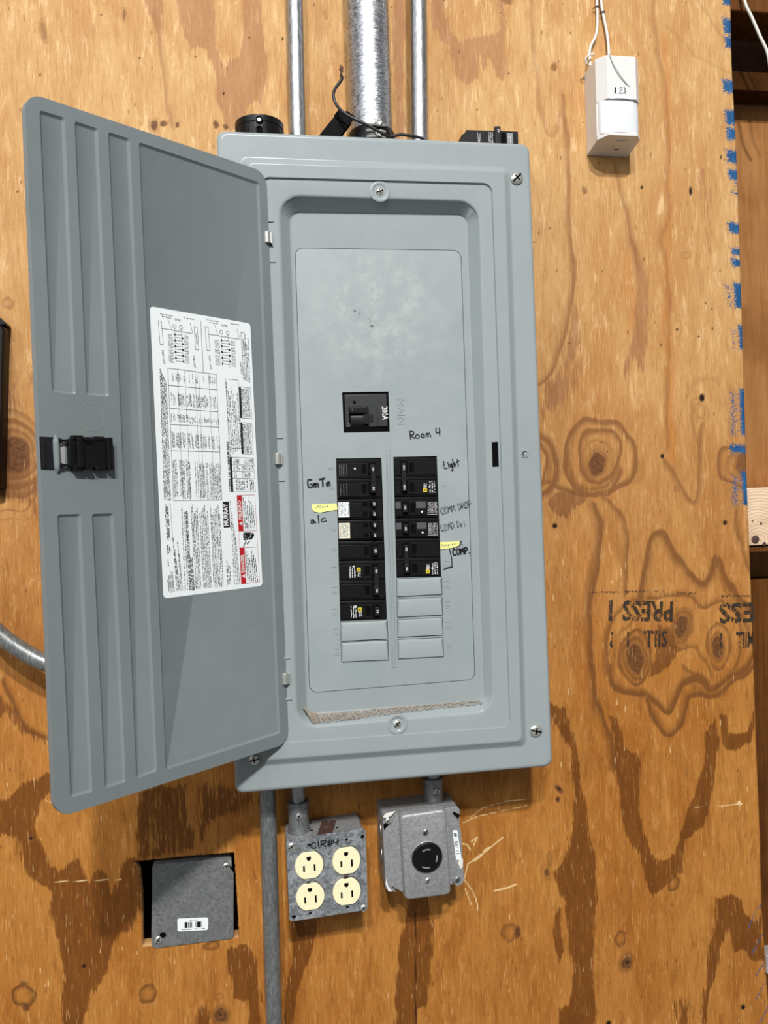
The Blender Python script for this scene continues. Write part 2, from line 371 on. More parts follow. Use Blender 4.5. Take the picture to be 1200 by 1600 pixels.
def plywood():
    a = NT('knotty_plywood')
    def attr(nm):
        t = a.n('ShaderNodeAttribute', attribute_name=nm); s = a.n('ShaderNodeSeparateColor'); a.l(t.outputs['Color'], s.inputs[0]); return s.outputs, t.outputs['Alpha']
    (dark, line, knot), pit = attr('wood_a'); (blue, pale, orange), falloff = attr('wood_b')
    o = a.obj((1, 1, .05)); o2 = a.obj((1, 1, .22)); o3 = a.obj((1, 1, .4)); o0 = a.obj()
    streak = a.noise(560, o, 4, .75); fib = a.noise(480, a.obj((1, 1, .075)), 2, .6); mid = a.noise(85, o2, 6, .72, .5); big = a.noise(11, o3, 5, .62, .8); fine = a.noise(1200, a.obj((1, 1, .3)), 3, .8)
    blot = a.noise(34, a.obj((1, 1, .33)), 6, .7, 1.2)
    jag = a.noise(330, a.obj((1, 1, .07)), 4, .7); jag2 = a.noise(60, a.obj((1, 1, .35)), 3, .6)
    j = a.math('ADD', a.math('MULTIPLY', a.math('SUBTRACT', jag, .5), 1.15), a.math('MULTIPLY', a.math('SUBTRACT', jag2, .5), .7))
    top = a.mix(a.ss(big, .36, .66), sr(206, 163, 107), sr(190, 141, 84))
    low = a.mix(a.ss(big, .36, .66), sr(186, 124, 56), sr(168, 104, 40))
    c = a.mix(falloff, top, low)  # paler above, darker below: light falloff painted into the wood tone
    c = a.mix(a.math('MULTIPLY', a.ss(blot, .5, .74), .55), c, a.mix(falloff, sr(186, 136, 88), sr(144, 88, 32)))
    c = a.mix(a.math('MULTIPLY', a.ss(mid, .5, .68), .55), c, a.mix(falloff, sr(180, 128, 80), sr(136, 80, 26)))
    c = a.mix(a.math('MULTIPLY', a.ss(mid, .47, .32), .55), c, a.mix(falloff, sr(240, 206, 156), sr(206, 148, 78)))
    c = a.mix(a.math('MULTIPLY', a.ss(streak, .54, .66), .5), c, a.mix(falloff, sr(236, 200, 146), sr(214, 158, 88)))
    c = a.mix(a.math('MULTIPLY', a.ss(streak, .47, .36), .45), c, a.mix(falloff, sr(160, 110, 64), sr(130, 78, 34)))
    c = a.mix(a.math('MULTIPLY', a.ss(fine, .44, .3), .5), c, sr(120, 76, 36))
    c = a.mix(a.math('MULTIPLY', orange, a.math('MULTIPLY_ADD', mid, .6, .2)), c, sr(188, 116, 48))
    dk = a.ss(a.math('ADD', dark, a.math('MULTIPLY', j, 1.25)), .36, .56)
    dc = a.mix(falloff, sr(168, 118, 80), sr(116, 66, 20))
    dc = a.mix(a.math('MULTIPLY', a.ss(streak, .54, .66), .7), dc, a.mix(falloff, sr(206, 160, 110), sr(172, 114, 52))); dc = a.mix(a.math('MULTIPLY', a.ss(mid, .42, .62), .6), dc, a.mix(falloff, sr(158, 108, 70), sr(100, 56, 18)))
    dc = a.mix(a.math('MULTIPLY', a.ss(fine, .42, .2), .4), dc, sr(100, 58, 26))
    c = a.mix(a.math('MULTIPLY', dk, a.math('MULTIPLY_ADD', falloff, .18, .74)), c, dc)
    lj = a.math('ADD', line, a.math('MULTIPLY', j, .3)); ln = a.math('ADD', a.math('MULTIPLY', a.ss(lj, .55, .95), .55), a.math('MULTIPLY', a.ss(lj, .08, .75), .62), clamp=True)
    c = a.mix(a.math('MULTIPLY', ln, .86), c, a.mix(falloff, sr(146, 98, 58), sr(112, 68, 30)))
    ring = a.ss(knot, .0, .62)
    c = a.mix(a.math('MULTIPLY', ring, .92), c, a.mix(a.ss(a.math('ADD', a.math('MULTIPLY', a.noise(220, o0, 4), .5), a.math('MULTIPLY', knot, .5)), .5, .8), sr(126, 82, 46), sr(74, 42, 24)))
    # flecks and pitch marks
    vf = a.n('ShaderNodeTexVoronoi'); vf.inputs['Scale'].default_value = 95; a.l(a.obj((1, 1, .4)), vf.inputs['Vector'])
    fl = a.math('MULTIPLY', a.ss(vf.outputs['Distance'], .16, .05), a.ss(a.noise(22, o0, 3), .47, .6))
    c = a.mix(a.math('MULTIPLY', fl, .7), c, sr(118, 72, 36))
    # pale torn fibres, commoner lower down
    c = a.mix(a.math('MULTIPLY', a.ss(fib, .62, .70), a.math('MULTIPLY_ADD', falloff, .36, .12)), c, sr(226, 182, 120))
    c = a.mix(a.math('MULTIPLY', a.ss(a.math('ADD', pale, a.math('MULTIPLY', j, .15)), .35, .75), .75), c, sr(246, 214, 160))
    c = a.mix(pit, c, sr(30, 16, 10))
    bn = a.noise(620, a.obj((.2, 1, 1)), 4, .8); bn2 = a.noise(420, o0, 3, .8)
    bl = a.ss(a.math('ADD', blue, a.math('ADD', a.math('MULTIPLY', a.math('SUBTRACT', bn, .5), 1.5), a.math('MULTIPLY', a.math('SUBTRACT', bn2, .5), 1.6))), .44, .56)
    c = a.mix(bl, c, a.mix(a.ss(mid, .3, .7), sr(20, 68, 112), sr(40, 96, 146)))
    a.set(Base_Color=c, Roughness=a.math('MULTIPLY_ADD', mid, .2, .5))
    h = a.math('ADD', a.math('MULTIPLY', streak, .8), a.math('MULTIPLY', fine, .7)); h = a.math('SUBTRACT', h, a.math('MULTIPLY', pit, 3)); h = a.math('SUBTRACT', h, a.math('MULTIPLY', ln, .8))
    a.bump(h, .5, .0008); a.b.inputs['Specular IOR Level'].default_value = .22
    return a.m
M['ply'] = plywood()
def plain_wood(name, c1, c2, c3, sc=(1, 1, .06), rings=False, rough=.6):
    a = NT(name); o = a.obj(sc); s1 = a.noise(140, o, 4, .7, .3); b = a.noise(8, a.obj(), 3); st = a.noise(500, o, 3)
    c = a.mix(a.ss(s1, .35, .7), c1, c2); c = a.mix(a.math('MULTIPLY', a.ss(b, .45, .7), .6), c, c3); c = a.mix(a.math('MULTIPLY', a.ss(st, .6, .8), .3), c, c1)
    if rings:
        w = a.n('ShaderNodeTexWave', wave_type='RINGS', rings_direction='SPHERICAL'); w.inputs['Scale'].default_value = 75; w.inputs['Distortion'].default_value = 3.5; w.inputs['Detail'].default_value = 2
        w.inputs['Detail Scale'].default_value = .8
        mp = a.obj((1, .3, 1)); vs = a.n('ShaderNodeVectorMath', operation='SUBTRACT'); a.l(mp, vs.inputs[0]); vs.inputs[1].default_value = (rings[0], 0, rings[1]); a.l(vs.outputs[0], w.inputs['Vector'])
        c = a.mix(a.math('MULTIPLY', a.ss(w.outputs['Fac'], .5, .95), .5), c, c3)
    a.set(Base_Color=c, Roughness=rough); a.b.inputs['Specular IOR Level'].default_value = .15; a.bump(s1, .3, .0006); return a.m
M['ply_back'] = plain_wood('recessed_plywood', sr(168, 118, 70), sr(150, 100, 54), sr(122, 76, 36))  # colour darkened to paint in the shading of the bay
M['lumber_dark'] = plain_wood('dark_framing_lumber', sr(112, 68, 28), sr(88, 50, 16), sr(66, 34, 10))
M['pine'] = plain_wood('pale_pine_end', sr(240, 218, 190), sr(230, 204, 172), sr(186, 142, 104), (.06, 1, 1), (at(1185, 845, .02).x, at(1185, 845, .02).z))
M['cavity'] = simple('shade_painted_boards', sr(22, 10, 5), .9, 0, .3, 20, spec=.03)  # near-black paints in the darkness of the unlit bay and wall opening
M['ledge'] = simple('brown_shadow_band', sr(62, 36, 14), .9, 0, .2, 40, spec=.05)  # dark brown stands in for the shadow band above the recessed sheet
M['edge_ply'] = plain_wood('plywood_cut_edge', sr(190, 150, 100), sr(150, 104, 60), sr(110, 70, 40), (1, 1, .3))

# ---------------------------------------------------------------- plywood wall with its own figure
EDGE = [(1141, 0), (1143, 100), (1150, 230), (1156, 400), (1161, 560), (1166, 740), (1171, 860), (1176, 1000), (1181, 1150), (1187, 1300), (1190, 1420), (1197, 1520), (1203, 1600)]
ew = [at(x, y) for x, y in EDGE]
ezs = np.array([p.z for p in ew])[::-1]; exs = np.array([p.x for p in ew])[::-1]
HOLE_PX = [(209, 1346), (260, 1341), (300, 1337), (366, 1332), (369, 1380), (372, 1430), (374, 1464), (330, 1470), (222, 1479), (222, 1440), (221, 1400), (217, 1364)]
HOLE = [at(x, y) for x, y in HOLE_PX]
def seg_d(X, Z, p, q):
    dx, dz = q[0] - p[0], q[1] - p[1]; L = dx * dx + dz * dz + 1e-12
    t = np.clip(((X - p[0]) * dx + (Z - p[1]) * dz) / L, 0, 1)
    return np.hypot(X - p[0] - t * dx, Z - p[1] - t * dz)
def build_wall():
    fx = np.arange(-.56, .5125, .0017); x = np.concatenate([np.arange(-1.5, -.56, .02), fx])
    z = np.concatenate([np.arange(-1.3, -.86, .02), np.arange(-.86, .70, .0017), np.arange(.70, 1.3, .02)])
    nx, nz = len(x), len(z)
    X, Z = np.meshgrid(x, z)
    ex = np.interp(Z[:, 0], ezs, exs)               # the sheet's sawn right edge leans slightly
    right = .40; k = np.clip((X - right) / (x[-1] - right), 0, 1)
    X = X + k * (ex[:, None] - x[-1])
    dark = np.zeros_like(X); line = np.zeros_like(X); knot = np.zeros_like(X); pit = np.zeros_like(X)
    blue = np.zeros_like(X); pale = np.zeros_like(X); orange = np.zeros_like(X)
    # smooth wobble so drawn outlines look grown
    def wob(a, f, sd):
        r = np.random.RandomState(sd); o = np.zeros_like(X)
        for i in range(7):
            fx_, fz = r.normal(0, f), r.normal(0, f * .45); o += np.sin(X * fx_ + Z * fz + r.uniform(0, 6.3))
        return o * a / 2.6
    WX = wob(.0016, 130, 1) + wob(.0004, 420, 2); WZ = wob(.0025, 90, 3) + wob(.0006, 400, 4)
    Xw, Zw = X + WX, Z + WZ
    PX = .00084
    def box_of(P, pad):
        xs = [p[0] for p in P]; zs = [p[1] for p in P]
        i0, i1 = np.searchsorted(x, (min(xs) - pad - .02, max(xs) + pad + .02)); j0, j1 = np.searchsorted(z, (min(zs) - pad, max(zs) + pad))
        return slice(j0, j1), slice(i0, min(i1 + 1, nx))
    def W(pts): return [(at(a, b).x, at(a, b).z) for a, b in pts]
    def poly(A, pts, soft=3, amp=1.0, warp=True):
        P = W(pts); s = box_of(P, soft * PX * 4); u, v = (Xw[s], Zw[s]) if warp else (X[s], Z[s])
        if not u.size: return
        ins = np.zeros(u.shape, bool); d = np.full(u.shape, 9.0)
        for i in range(len(P)):
            a, b = P[i], P[(i + 1) % len(P)]
            d = np.minimum(d, seg_d(u, v, a, b))
            c = ((a[1] > v) != (b[1] > v)) & (u < (b[0] - a[0]) * (v - a[1]) / (b[1] - a[1] + 1e-12) + a[0]); ins ^= c
        sd = np.where(ins, d, -d) / (soft * 1.9 * PX)
        A[s] = np.maximum(A[s], np.clip(.5 + sd * .5, 0, 1) * amp)
    def stroke(A, pts, w, amp=1.0, warp=True, taper=True, side=0):
        """w in photo pixels; side +1/-1 fades slowly to one side only"""
        P = W(pts); ww = w * PX
        if warp and len(P) > 2: P = [(p.x, p.y) for p in smooth([(a_, b_, 0) for a_, b_ in P], 4)]
        s = box_of(P, ww * 4); u, v = (Xw[s], Zw[s]) if warp else (X[s], Z[s])
        if not u.size: return
        best = np.full(u.shape, 9.0); sg = np.zeros(u.shape)
        for a, b in zip(P[:-1], P[1:]):
            d = seg_d(u, v, a, b); cr = (b[0] - a[0]) * (v - a[1]) - (b[1] - a[1]) * (u - a[0])
            m = d < best; best = np.where(m, d, best); sg = np.where(m, np.sign(cr), sg)
        if side: best = np.where(sg * side > 0, best / 3.2, best)
        A[s] = np.maximum(A[s], np.clip(1.15 - best / ww, 0, 1) * amp)
    def knot_at(px, py, rx, ry, rings=(), core=True, amp=.9, tilt=0.0, pitc=0, width=2.0):
        c = at(px, py); big = max([1] + [r for r, _ in rings]) * max(rx, ry) * PX * 1.5
        s = box_of([(c.x - big, c.z - big), (c.x + big, c.z + big)], 0); u = X[s] - c.x + WX[s] * .8; v = Z[s] - c.z + WZ[s] * .6
        if not u.size: return
        u, v = u * math.cos(tilt) + v * math.sin(tilt), -u * math.sin(tilt) + v * math.cos(tilt)
        th = np.arctan2(v, u); e = np.hypot(u / (rx * PX), v / (ry * PX)) * (1 + .07 * np.sin(2 * th + px) + .05 * np.sin(5 * th + py))
        if core:
            cr = .72 + .28 * np.sin(e * 26 + np.sin(3 * th)); knot[s] = np.maximum(knot[s], np.clip((1.12 - e) * 4, 0, 1) * (.75 + .25 * cr) * amp)
            line[s] = np.maximum(line[s], np.exp(-((e - 1.15) / .16) ** 2) * .7)
        for r, am in rings:
            lw = width / min(rx, ry) * .9
            q = (e - r) / lw; prof = np.where(q > 0, np.exp(-q * q * 2.5), np.exp(-(q / 3.2) ** 2)); line[s] = np.maximum(line[s], prof * am)
        if pitc: pit[s] = np.maximum(pit[s], np.clip((pitc - e) * 3, 0, 1))
    def hole(px, py, rx, ry):
        c = at(px, py); r = max(rx, ry) * PX * 1.6; s = box_of([(c.x - r, c.z - r), (c.x + r, c.z + r)], 0)
        if X[s].size: pit[s] = np.maximum(pit[s], np.clip((1.25 - np.hypot((X[s] - c.x) / (rx * PX), (Z[s] - c.z) / (ry * PX))) * 2.2, 0, 1))

    # -- heartwood patches, one of them partly painted shadow
    poly(dark, [(276, -30), (283, 30), (291, 62), (299, 82), (312, 76), (326, 80), (333, 105), (341, 150), (349, 190), (360, 207), (372, 200), (385, 168), (402, 158), (413, 168), (417, 106), (411, 60), (404, 12), (403, -30), (379, -30), (377, 55), (370, 92), (360, 96), (352, 128), (344, 98), (336, 62), (330, -30)], 3)
    poly(dark, [(612, -30), (636, -30), (632, 70), (634, 215), (617, 215), (614, 100)], 5, .85)
    poly(dark, [(672, -30), (676, 30), (689, 62), (703, 74), (711, 110), (724, 126), (736, 129), (745, 117), (748, 84), (757, 108), (765, 88), (776, 120), (789, 130), (791, 50), (785, -30), (779, -30), (776, 48), (750, 55), (720, 62), (700, 48), (690, -30)], 4, .95)
    poly(dark, [(200, -30), (262, -30), (266, 60), (240, 50), (215, 20)], 9, .62)
    poly(dark, [(893, 360), (901, 440), (908, 540), (905, 600), (880, 640), (842, 662), (842, 606), (862, 590), (880, 560), (892, 500)], 9, .66)
    poly(dark, [(978, 345), (990, 375), (1002, 410), (1013, 450), (1013, 520), (1006, 585), (990, 560), (972, 605), (979, 545), (990, 500), (993, 450), (985, 400)], 5, .72)
    poly(dark, [(842, 790), (866, 768), (892, 764), (920, 772), (903, 795), (886, 811), (868, 800), (852, 788)], 3, .72)
    poly(dark, [(1025, 966), (1046, 984), (1062, 1010), (1056, 1034), (1030, 1052), (1014, 1058), (1020, 1030), (1024, 1000)], 3, .74)
    poly(dark, [(1090, 250), (1112, 255), (1115, 400), (1118, 450), (1104, 440), (1098, 330)], 8, .55)
    poly(dark, [(860, 1098), (886, 1106), (894, 1135), (901, 1180), (905, 1210), (916, 1277), (932, 1353), (931, 1430), (928, 1507), (932, 1640), (868, 1640), (874, 1576), (891, 1568), (893, 1507), (884, 1468), (884, 1407), (872, 1392), (865, 1361), (889, 1323), (895, 1277), (893, 1223), (890, 1205), (889, 1168), (879, 1144), (862, 1126)], 4, .86)
    poly(dark, [(866, 1412), (875, 1415), (882, 1484), (872, 1505), (863, 1450)], 3, .8)
    poly(dark, [(951, 1117), (960, 1186), (970, 1250), (974, 1300), (997, 1334), (1008, 1380), (1016, 1403), (1026, 1392), (1039, 1384), (1047, 1369), (1066, 1365), (1072, 1311), (1096, 1296), (1108, 1262), (1116, 1205), (1125, 1156), (1119, 1114), (1104, 1144), (1098, 1192), (1086, 1240), (1066, 1286), (1054, 1334), (1030, 1344), (1010, 1325), (1003, 1277), (1001, 1200), (992, 1180), (975, 1166), (965, 1120)], 3.5, .9)
    poly(dark, [(1122, 1112), (1128, 1162), (1141, 1173), (1155, 1171), (1171, 1162), (1180, 1135), (1181, 1100), (1170, 1140), (1156, 1147), (1140, 1144), (1133, 1118)], 3, .85)
    poly(dark, [(1119, 1405), (1140, 1398), (1156, 1407), (1166, 1430), (1180, 1440), (1192, 1420), (1194, 1500), (1181, 1503), (1173, 1500), (1162, 1488), (1146, 1493), (1138, 1450), (1131, 1476), (1119, 1526), (1108, 1545), (1102, 1640), (1094, 1640), (1097, 1560), (1104, 1507), (1115, 1450)], 3.5, .8)
    poly(dark, [(-40, 1240), (14, 1252), (35, 1228), (60, 1212), (86, 1200), (88, 1225), (66, 1250), (61, 1296), (66, 1324), (79, 1352), (95, 1356), (108, 1348), (119, 1335), (130, 1350), (140, 1376), (152, 1360), (165, 1364), (176, 1392), (186, 1350), (197, 1340), (222, 1340), (222, 1416), (210, 1450), (189, 1461), (168, 1520), (140, 1555), (124, 1640), (98, 1640), (95, 1502), (84, 1450), (77, 1397), (42, 1368), (31, 1338), (28, 1310), (-40, 1300)], 4, .82)
    poly(dark, [(212, 1236), (292, 1218), (301, 1290), (309, 1328), (258, 1340), (213, 1346)], 4, .6)  # partly brown wood, partly the shadow below the door painted in
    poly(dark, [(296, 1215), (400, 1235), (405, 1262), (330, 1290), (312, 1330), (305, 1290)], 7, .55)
    poly(dark, [(352, 1478), (388, 1474), (404, 1500), (412, 1640), (398, 1640), (384, 1562), (366, 1556), (360, 1520)], 3, .75)
    poly(dark, [(442, 1640), (450, 1540), (456, 1430), (500, 1430), (492, 1473), (481, 1497), (474, 1520), (461, 1557), (456, 1640)], 3, .85)
    poly(dark, [(636, 1400), (668, 1400), (673, 1450), (674, 1540), (667, 1570), (652, 1574), (651, 1640), (616, 1640), (619, 1560), (620, 1493), (632, 1440)], 4, .85)
    poly(dark, [(312, 1564), (322, 1572), (326, 1640), (298, 1640), (304, 1585)], 4, .75)
    poly(dark, [(1052, 1560), (1070, 1540), (1078, 1600), (1080, 1640), (1050, 1640)], 6, .6)
    poly(dark, [(-40, 700), (44, 700), (60, 745), (64, 800), (30, 790), (-40, 780)], 8, .6)
    poly(dark, [(40, 770), (66, 800), (78, 880), (60, 840)], 5, .62)
    poly(dark, [(-40, 1060), (20, 1100), (40, 1135), (78, 1152), (86, 1180), (40, 1150), (10, 1130), (-40, 1100)], 5, .66)
    poly(dark, [(-40, 560), (26, 545), (50, 600), (40, 650), (-40, 640)], 12, .5)
    # -- long growth lines
    for pts, w, am, sd in [
        ([(240, 20), (246, 60), (254, 100), (258, 140), (266, 200)], 2.5, .6, 1),
        ([(829, -20), (832, 50), (835, 100), (843, 160), (850, 200), (862, 214), (872, 200), (879, 160), (876, 150)], 3, .55, 1),
        ([(880, 150), (886, 215), (890, 300), (892, 360), (899, 440), (890, 490), (878, 545), (862, 585), (842, 602)], 3.5, .75, -1),
        ([(961, 262), (966, 285), (975, 320), (982, 350), (990, 395), (995, 420)], 2.6, .7, 1),
        ([(1018, -20), (1028, 50), (1033, 100), (1044, 150), (1046, 200), (1043, 290), (1045, 350), (1036, 380), (1046, 420), (1047, 520), (1044, 600), (1046, 700)], 3.2, .6, -1),
        ([(1085, -5), (1102, 20), (1120, 50), (1146, 80)], 2.5, .5, 1), ([(1040, 45), (1065, 62), (1090, 90), (1120, 105), (1148, 118)], 2.2, .4, 1),
        ([(1040, 715), (1056, 745), (1070, 766), (1082, 782), (1090, 770), (1090, 700), (1096, 660)], 3.2, .7, -1),
        ([(1079, 635), (1079, 660), (1088, 690), (1092, 720), (1091, 765)], 2.5, .6, 1),
        ([(1066, 640), (1078, 612), (1100, 592), (1122, 600), (1136, 640)], 3, .35, 1),
        ([(930, 790), (941, 822), (936, 870), (925, 930), (923, 1000), (930, 1080), (938, 1115), (953, 1150), (962, 1200)], 4.5, .85, -1),
        ([(946, 775), (962, 790), (975, 815), (981, 860), (979, 925)], 3.5, .75, -1),
        ([(999, 940), (1006, 875), (1017, 842), (1032, 832), (1043, 842), (1058, 868), (1080, 898), (1098, 910), (1110, 895), (1118, 868), (1131, 893), (1150, 925), (1172, 950)], 5, .9, -1),
        ([(1150, 795), (1150, 825), (1160, 860), (1168, 885), (1178, 905)], 3, .7, 1),
        ([(950, 1042), (955, 1070), (975, 1086), (1004, 1086), (1022, 1098), (1044, 1112), (1059, 1090), (1068, 1070), (1088, 1066), (1110, 1078), (1140, 1062), (1160, 1050), (1180, 1022)], 3.6, .95, 1),
        ([(1006, 1088), (1016, 1112), (1028, 1136), (1044, 1146), (1064, 1137), (1074, 1102), (1082, 1088), (1120, 1086), (1150, 1066), (1180, 1040)], 4.2, .85, 1),
        ([(948, 1050), (950, 990), (972, 950), (1005, 936), (1050, 932), (1078, 938), (1096, 950), (1130, 943), (1156, 958), (1172, 1000)], 3, .75, 1),
        ([(960, 1050), (962, 1000), (985, 975), (1010, 962), (1040, 960), (1056, 975)], 2.5, .6, 1),
        ([(1070, 1040), (1085, 1055), (1106, 1070), (1130, 1062), (1150, 1040), (1158, 1000), (1150, 960)], 3, .7, -1),
        ([(1060, 1020), (1082, 1012), (1096, 1030), (1110, 1056)], 2.5, .7, 1), ([(1040, 1000), (1052, 1015), (1070, 1016)], 2.4, .8, 1),
        ([(1072, 1062), (1090, 1060), (1105, 1072), (1098, 1068)], 3, .9, 1), ([(1085, 1075), (1110, 1090), (1130, 1087)], 2.6, .6, 1),
        ([(-40, 588), (30, 582), (62, 580)], 1.5, .35, 0), ([(-40, 775), (10, 768), (30, 780), (50, 770), (62, 745)], 2.2, .85, 0), ([(-40, 800), (30, 800), (52, 785), (64, 762)], 2.0, .7, 0), ([(-40, 815), (40, 812), (66, 788)], 2, .5, 0),
        ([(-40, 880), (-2, 960), (20, 1000), (60, 1010)], 3, .2, 0), ([(0, 1065), (16, 1098), (36, 1135), (60, 1152), (82, 1156)], 3, .85, 1),
        ([(862, 655), (900, 640), (940, 640)], 2.5, .3, 0), ([(842, 760), (860, 752), (878, 765), (905, 775), (940, 774), (965, 760)], 2.8, .8, 1)]:
        stroke(line, pts, w * 1.15, am, side=sd)
    # -- knots
    knot_at(933, 725, 14, 19, [(1.5, .45), (1.95, .35)], width=2.2)
    for pts, w_, am in [([(958, 763), (982, 757), (994, 738), (997, 710), (986, 681), (966, 661), (935, 655), (908, 660), (892, 676), (883, 702), (882, 736), (890, 755), (906, 769), (927, 776), (946, 772), (962, 758), (972, 742)], 3.4, .95), ([(938, 757), (956, 742), (966, 724), (972, 704), (969, 688), (957, 674), (935, 669), (915, 678), (905, 696), (906, 718), (909, 736), (918, 750), (938, 757)], 3.0, .9), ([(890, 740), (900, 757), (922, 766), (944, 762), (958, 748), (968, 733)], 2.6, .75), ([(930, 690), (946, 694), (955, 712), (952, 732), (940, 748), (925, 745), (914, 730), (913, 708), (921, 694), (930, 690)], 2.4, .5),
                        ([(843, 680), (858, 692), (867, 716), (868, 740), (859, 760), (843, 771)], 3.4, .95), ([(843, 692), (851, 706), (854, 727), (850, 746), (843, 756)], 3.0, .85)]: stroke(line, pts, w_ * 1.2, am, side=1)
    knot_at(1160, 722, 11, 20, [], amp=.7); knot_at(1156, 728, 40, 34, [(1, .85), (.62, .6)], core=False, width=2.6)
    knot_at(992, 1029, 16, 27, [(1.35, .8), (1.55, .5)], width=2.2); stroke(line, [(990, 985), (972, 1000), (966, 1030), (972, 1058), (990, 1072), (1008, 1062), (1018, 1036), (1015, 1005), (1004, 988), (990, 985)], 3, .8, side=1); knot_at(1065, 980, 12, 19, [(1.4, .75), (1.65, .6)], tilt=-.1)
    knot_at(1120, 1010, 11, 17, [(1.35, .6)]); stroke(line, [(1118, 974), (1106, 984), (1103, 1010), (1110, 1036), (1126, 1046), (1138, 1028), (1141, 1000), (1134, 980), (1118, 974)], 2.6, .75, side=1)
    knot_at(26, 712, 20, 27, [(1.3, .8), (1.75, .9), (2.2, .7)], width=2.6)
    knot_at(978, 1505, 8, 11, [(1.5, .6), (1.9, .3)], pitc=.4); knot_at(970, 1466, 11, 12, [(1, .8)], core=False)
    knot_at(797, 1458, 12, 15, [(1, .7)], core=False); knot_at(808, 1457, 4, 9, [], amp=.9)
    knot_at(345, 1587, 10, 12, [(1.3, .6), (1.6, .4)], pitc=.3); knot_at(37, 1556, 15, 15, [(1, .95)], core=False); knot_at(40, 1573, 4, 5, [], amp=.9); knot_at(38, 1537, 4, 3, [], amp=.7)
    knot_at(232, 1556, 11, 14, [(1, .85)], core=False); knot_at(342, 1558, 8, 7, [(1, .5)], core=False)
    knot_at(1093, 640, 10, 13, [(1, .5), (1.6, .4)], core=False); knot_at(874, 1232, 4, 7, [], pitc=.5, tilt=.5); knot_at(872, 1248, 3, 5, [], pitc=.5)
    knot_at(853, 1362, 4, 6, [(2.2, .4)]); knot_at(859, 1342, 5, 12, [(1, .6)], core=False); knot_at(1053, 1380, 9, 12, [(1, .8)], core=False); knot_at(331, 1478, 11, 7, [(1, .8)], core=False)
    knot_at(241, 195, 5, 7, [(1.6, .5)]); knot_at(256, 193, 4, 4, []); knot_at(276, 197, 3, 4, []); knot_at(338, 196, 3, 6, []); knot_at(352, 198, 4, 4, [])
    knot_at(1072, 398, 6, 5, [(1.4, .5)], core=False); knot_at(912, 296, 5, 6, [], amp=.5); knot_at(1058, 767, 6, 5, [(1, .6)], core=False)
    knot_at(13, 475, 7, 8, [(1, .7)], core=False); knot_at(192, 20, 3, 8, [], amp=.5); knot_at(70, 50, 4, 14, [], amp=.4); knot_at(510, 25, 3, 5, [], amp=.3); knot_at(865, 105, 5, 7, [(1, .4)], amp=.5); knot_at(793, 2, 10, 6, [], amp=.5)
    stroke(line, [(866, 1255), (880, 1280), (892, 1290)], 2, .3); knot_at(657, 1490, 8, 4, [(1, .6)], core=False)
    # -- holes, screw pits and specks
    for px, py, a, b in [(1097, 622, 4.5, 6.5), (867, 822, 4, 4), (1133, 817, 3.5, 4), (1035, 713, 3, 4), (1161, 1574, 4, 4), (951, 1599, 4, 4), (1079, 299, 2.5, 7), (1127, 246, 1.6, 3), (1003, 293, 2.5, 2.5), (950, 705, 1, 1), (49, 1310, 2, 2), (131, 1510, 2.5, 3), (1058, 515, 1.3, 2.5), (649, 1430, 1.3, 3), (1092, 526, 1.3, 2), (30, 1190, 1, 1), (795, 115, 1, 1)]:
        hole(px, py, a, b)
    stroke(pit, [(649, 1395), (649.5, 1480), (650, 1640)], 1.1, .9, warp=False)
    r = np.random.RandomState(5)
    for _ in range(210):
        px, py = r.uniform(0, 1180), r.uniform(0, 1600)
        L = r.uniform(3, 16); stroke(line, [(px, py), (px + r.uniform(-1, 1), py + L)], r.uniform(.9, 1.8), r.uniform(.4, .9))
    for _ in range(90):
        px, py = r.uniform(0, 1180), r.uniform(0, 700); hole(px, py, r.uniform(.5, 1.1), r.uniform(.7, 1.9))
    # -- scratches
    for pts, w in [([(735, 1277), (755, 1262), (790, 1252), (823, 1248)], 1.3), ([(727, 1284), (745, 1276), (775, 1269), (823, 1259)], 1.3), ([(725, 1375), (731, 1350), (743, 1342), (758, 1331), (774, 1318), (786, 1308)], 1.8), ([(741, 1344), (752, 1336)], 4), ([(757, 1330), (764, 1325)], 4),
                   ([(727, 1376), (738, 1392), (744, 1405), (747, 1422)], 1.7), ([(727, 1388), (732, 1403), (737, 1414)], 1.6), ([(722, 1318), (730, 1320), (735, 1328)], 2.2), ([(736, 1315), (746, 1308), (740, 1321)], 2), ([(727, 1284), (724, 1285)], 1), ([(1086, 1262), (1160, 1256)], 1.2), ([(80, 1378), (190, 1374)], 1.2), ([(772, 1392), (790, 1388), (806, 1382)], 2.5), ([(70, 1250), (86, 1256)], 1.3), ([(1155, 1254), (1156, 1256)], 5), ]:
        stroke(pale, pts, w, 1.0, warp=False)
    for _ in range(420):
        px, py = r.uniform(0, 1190), 600 + 1000 * r.beta(2, 1.2); L = r.uniform(4, 14); stroke(pale, [(px, py), (px, py + L)], r.uniform(.6, 1.1), r.uniform(.5, .9), warp=False)
    # -- orange resin streaks
    for pts, w, am in [([(1040, 60), (1046, 200), (1044, 330), (1045, 700)], 9, .8), ([(1038, 480), (1046, 600), (1050, 720)], 8, .9), ([(976, 400), (985, 470), (985, 520)], 12, .6), ([(1040, 980), (1045, 1040)], 22, .8), ([(900, 840), (930, 980), (905, 1100)], 26, .4), ([(15, 1080), (60, 1190)], 24, .6)]:
        stroke(orange, pts, w, am)
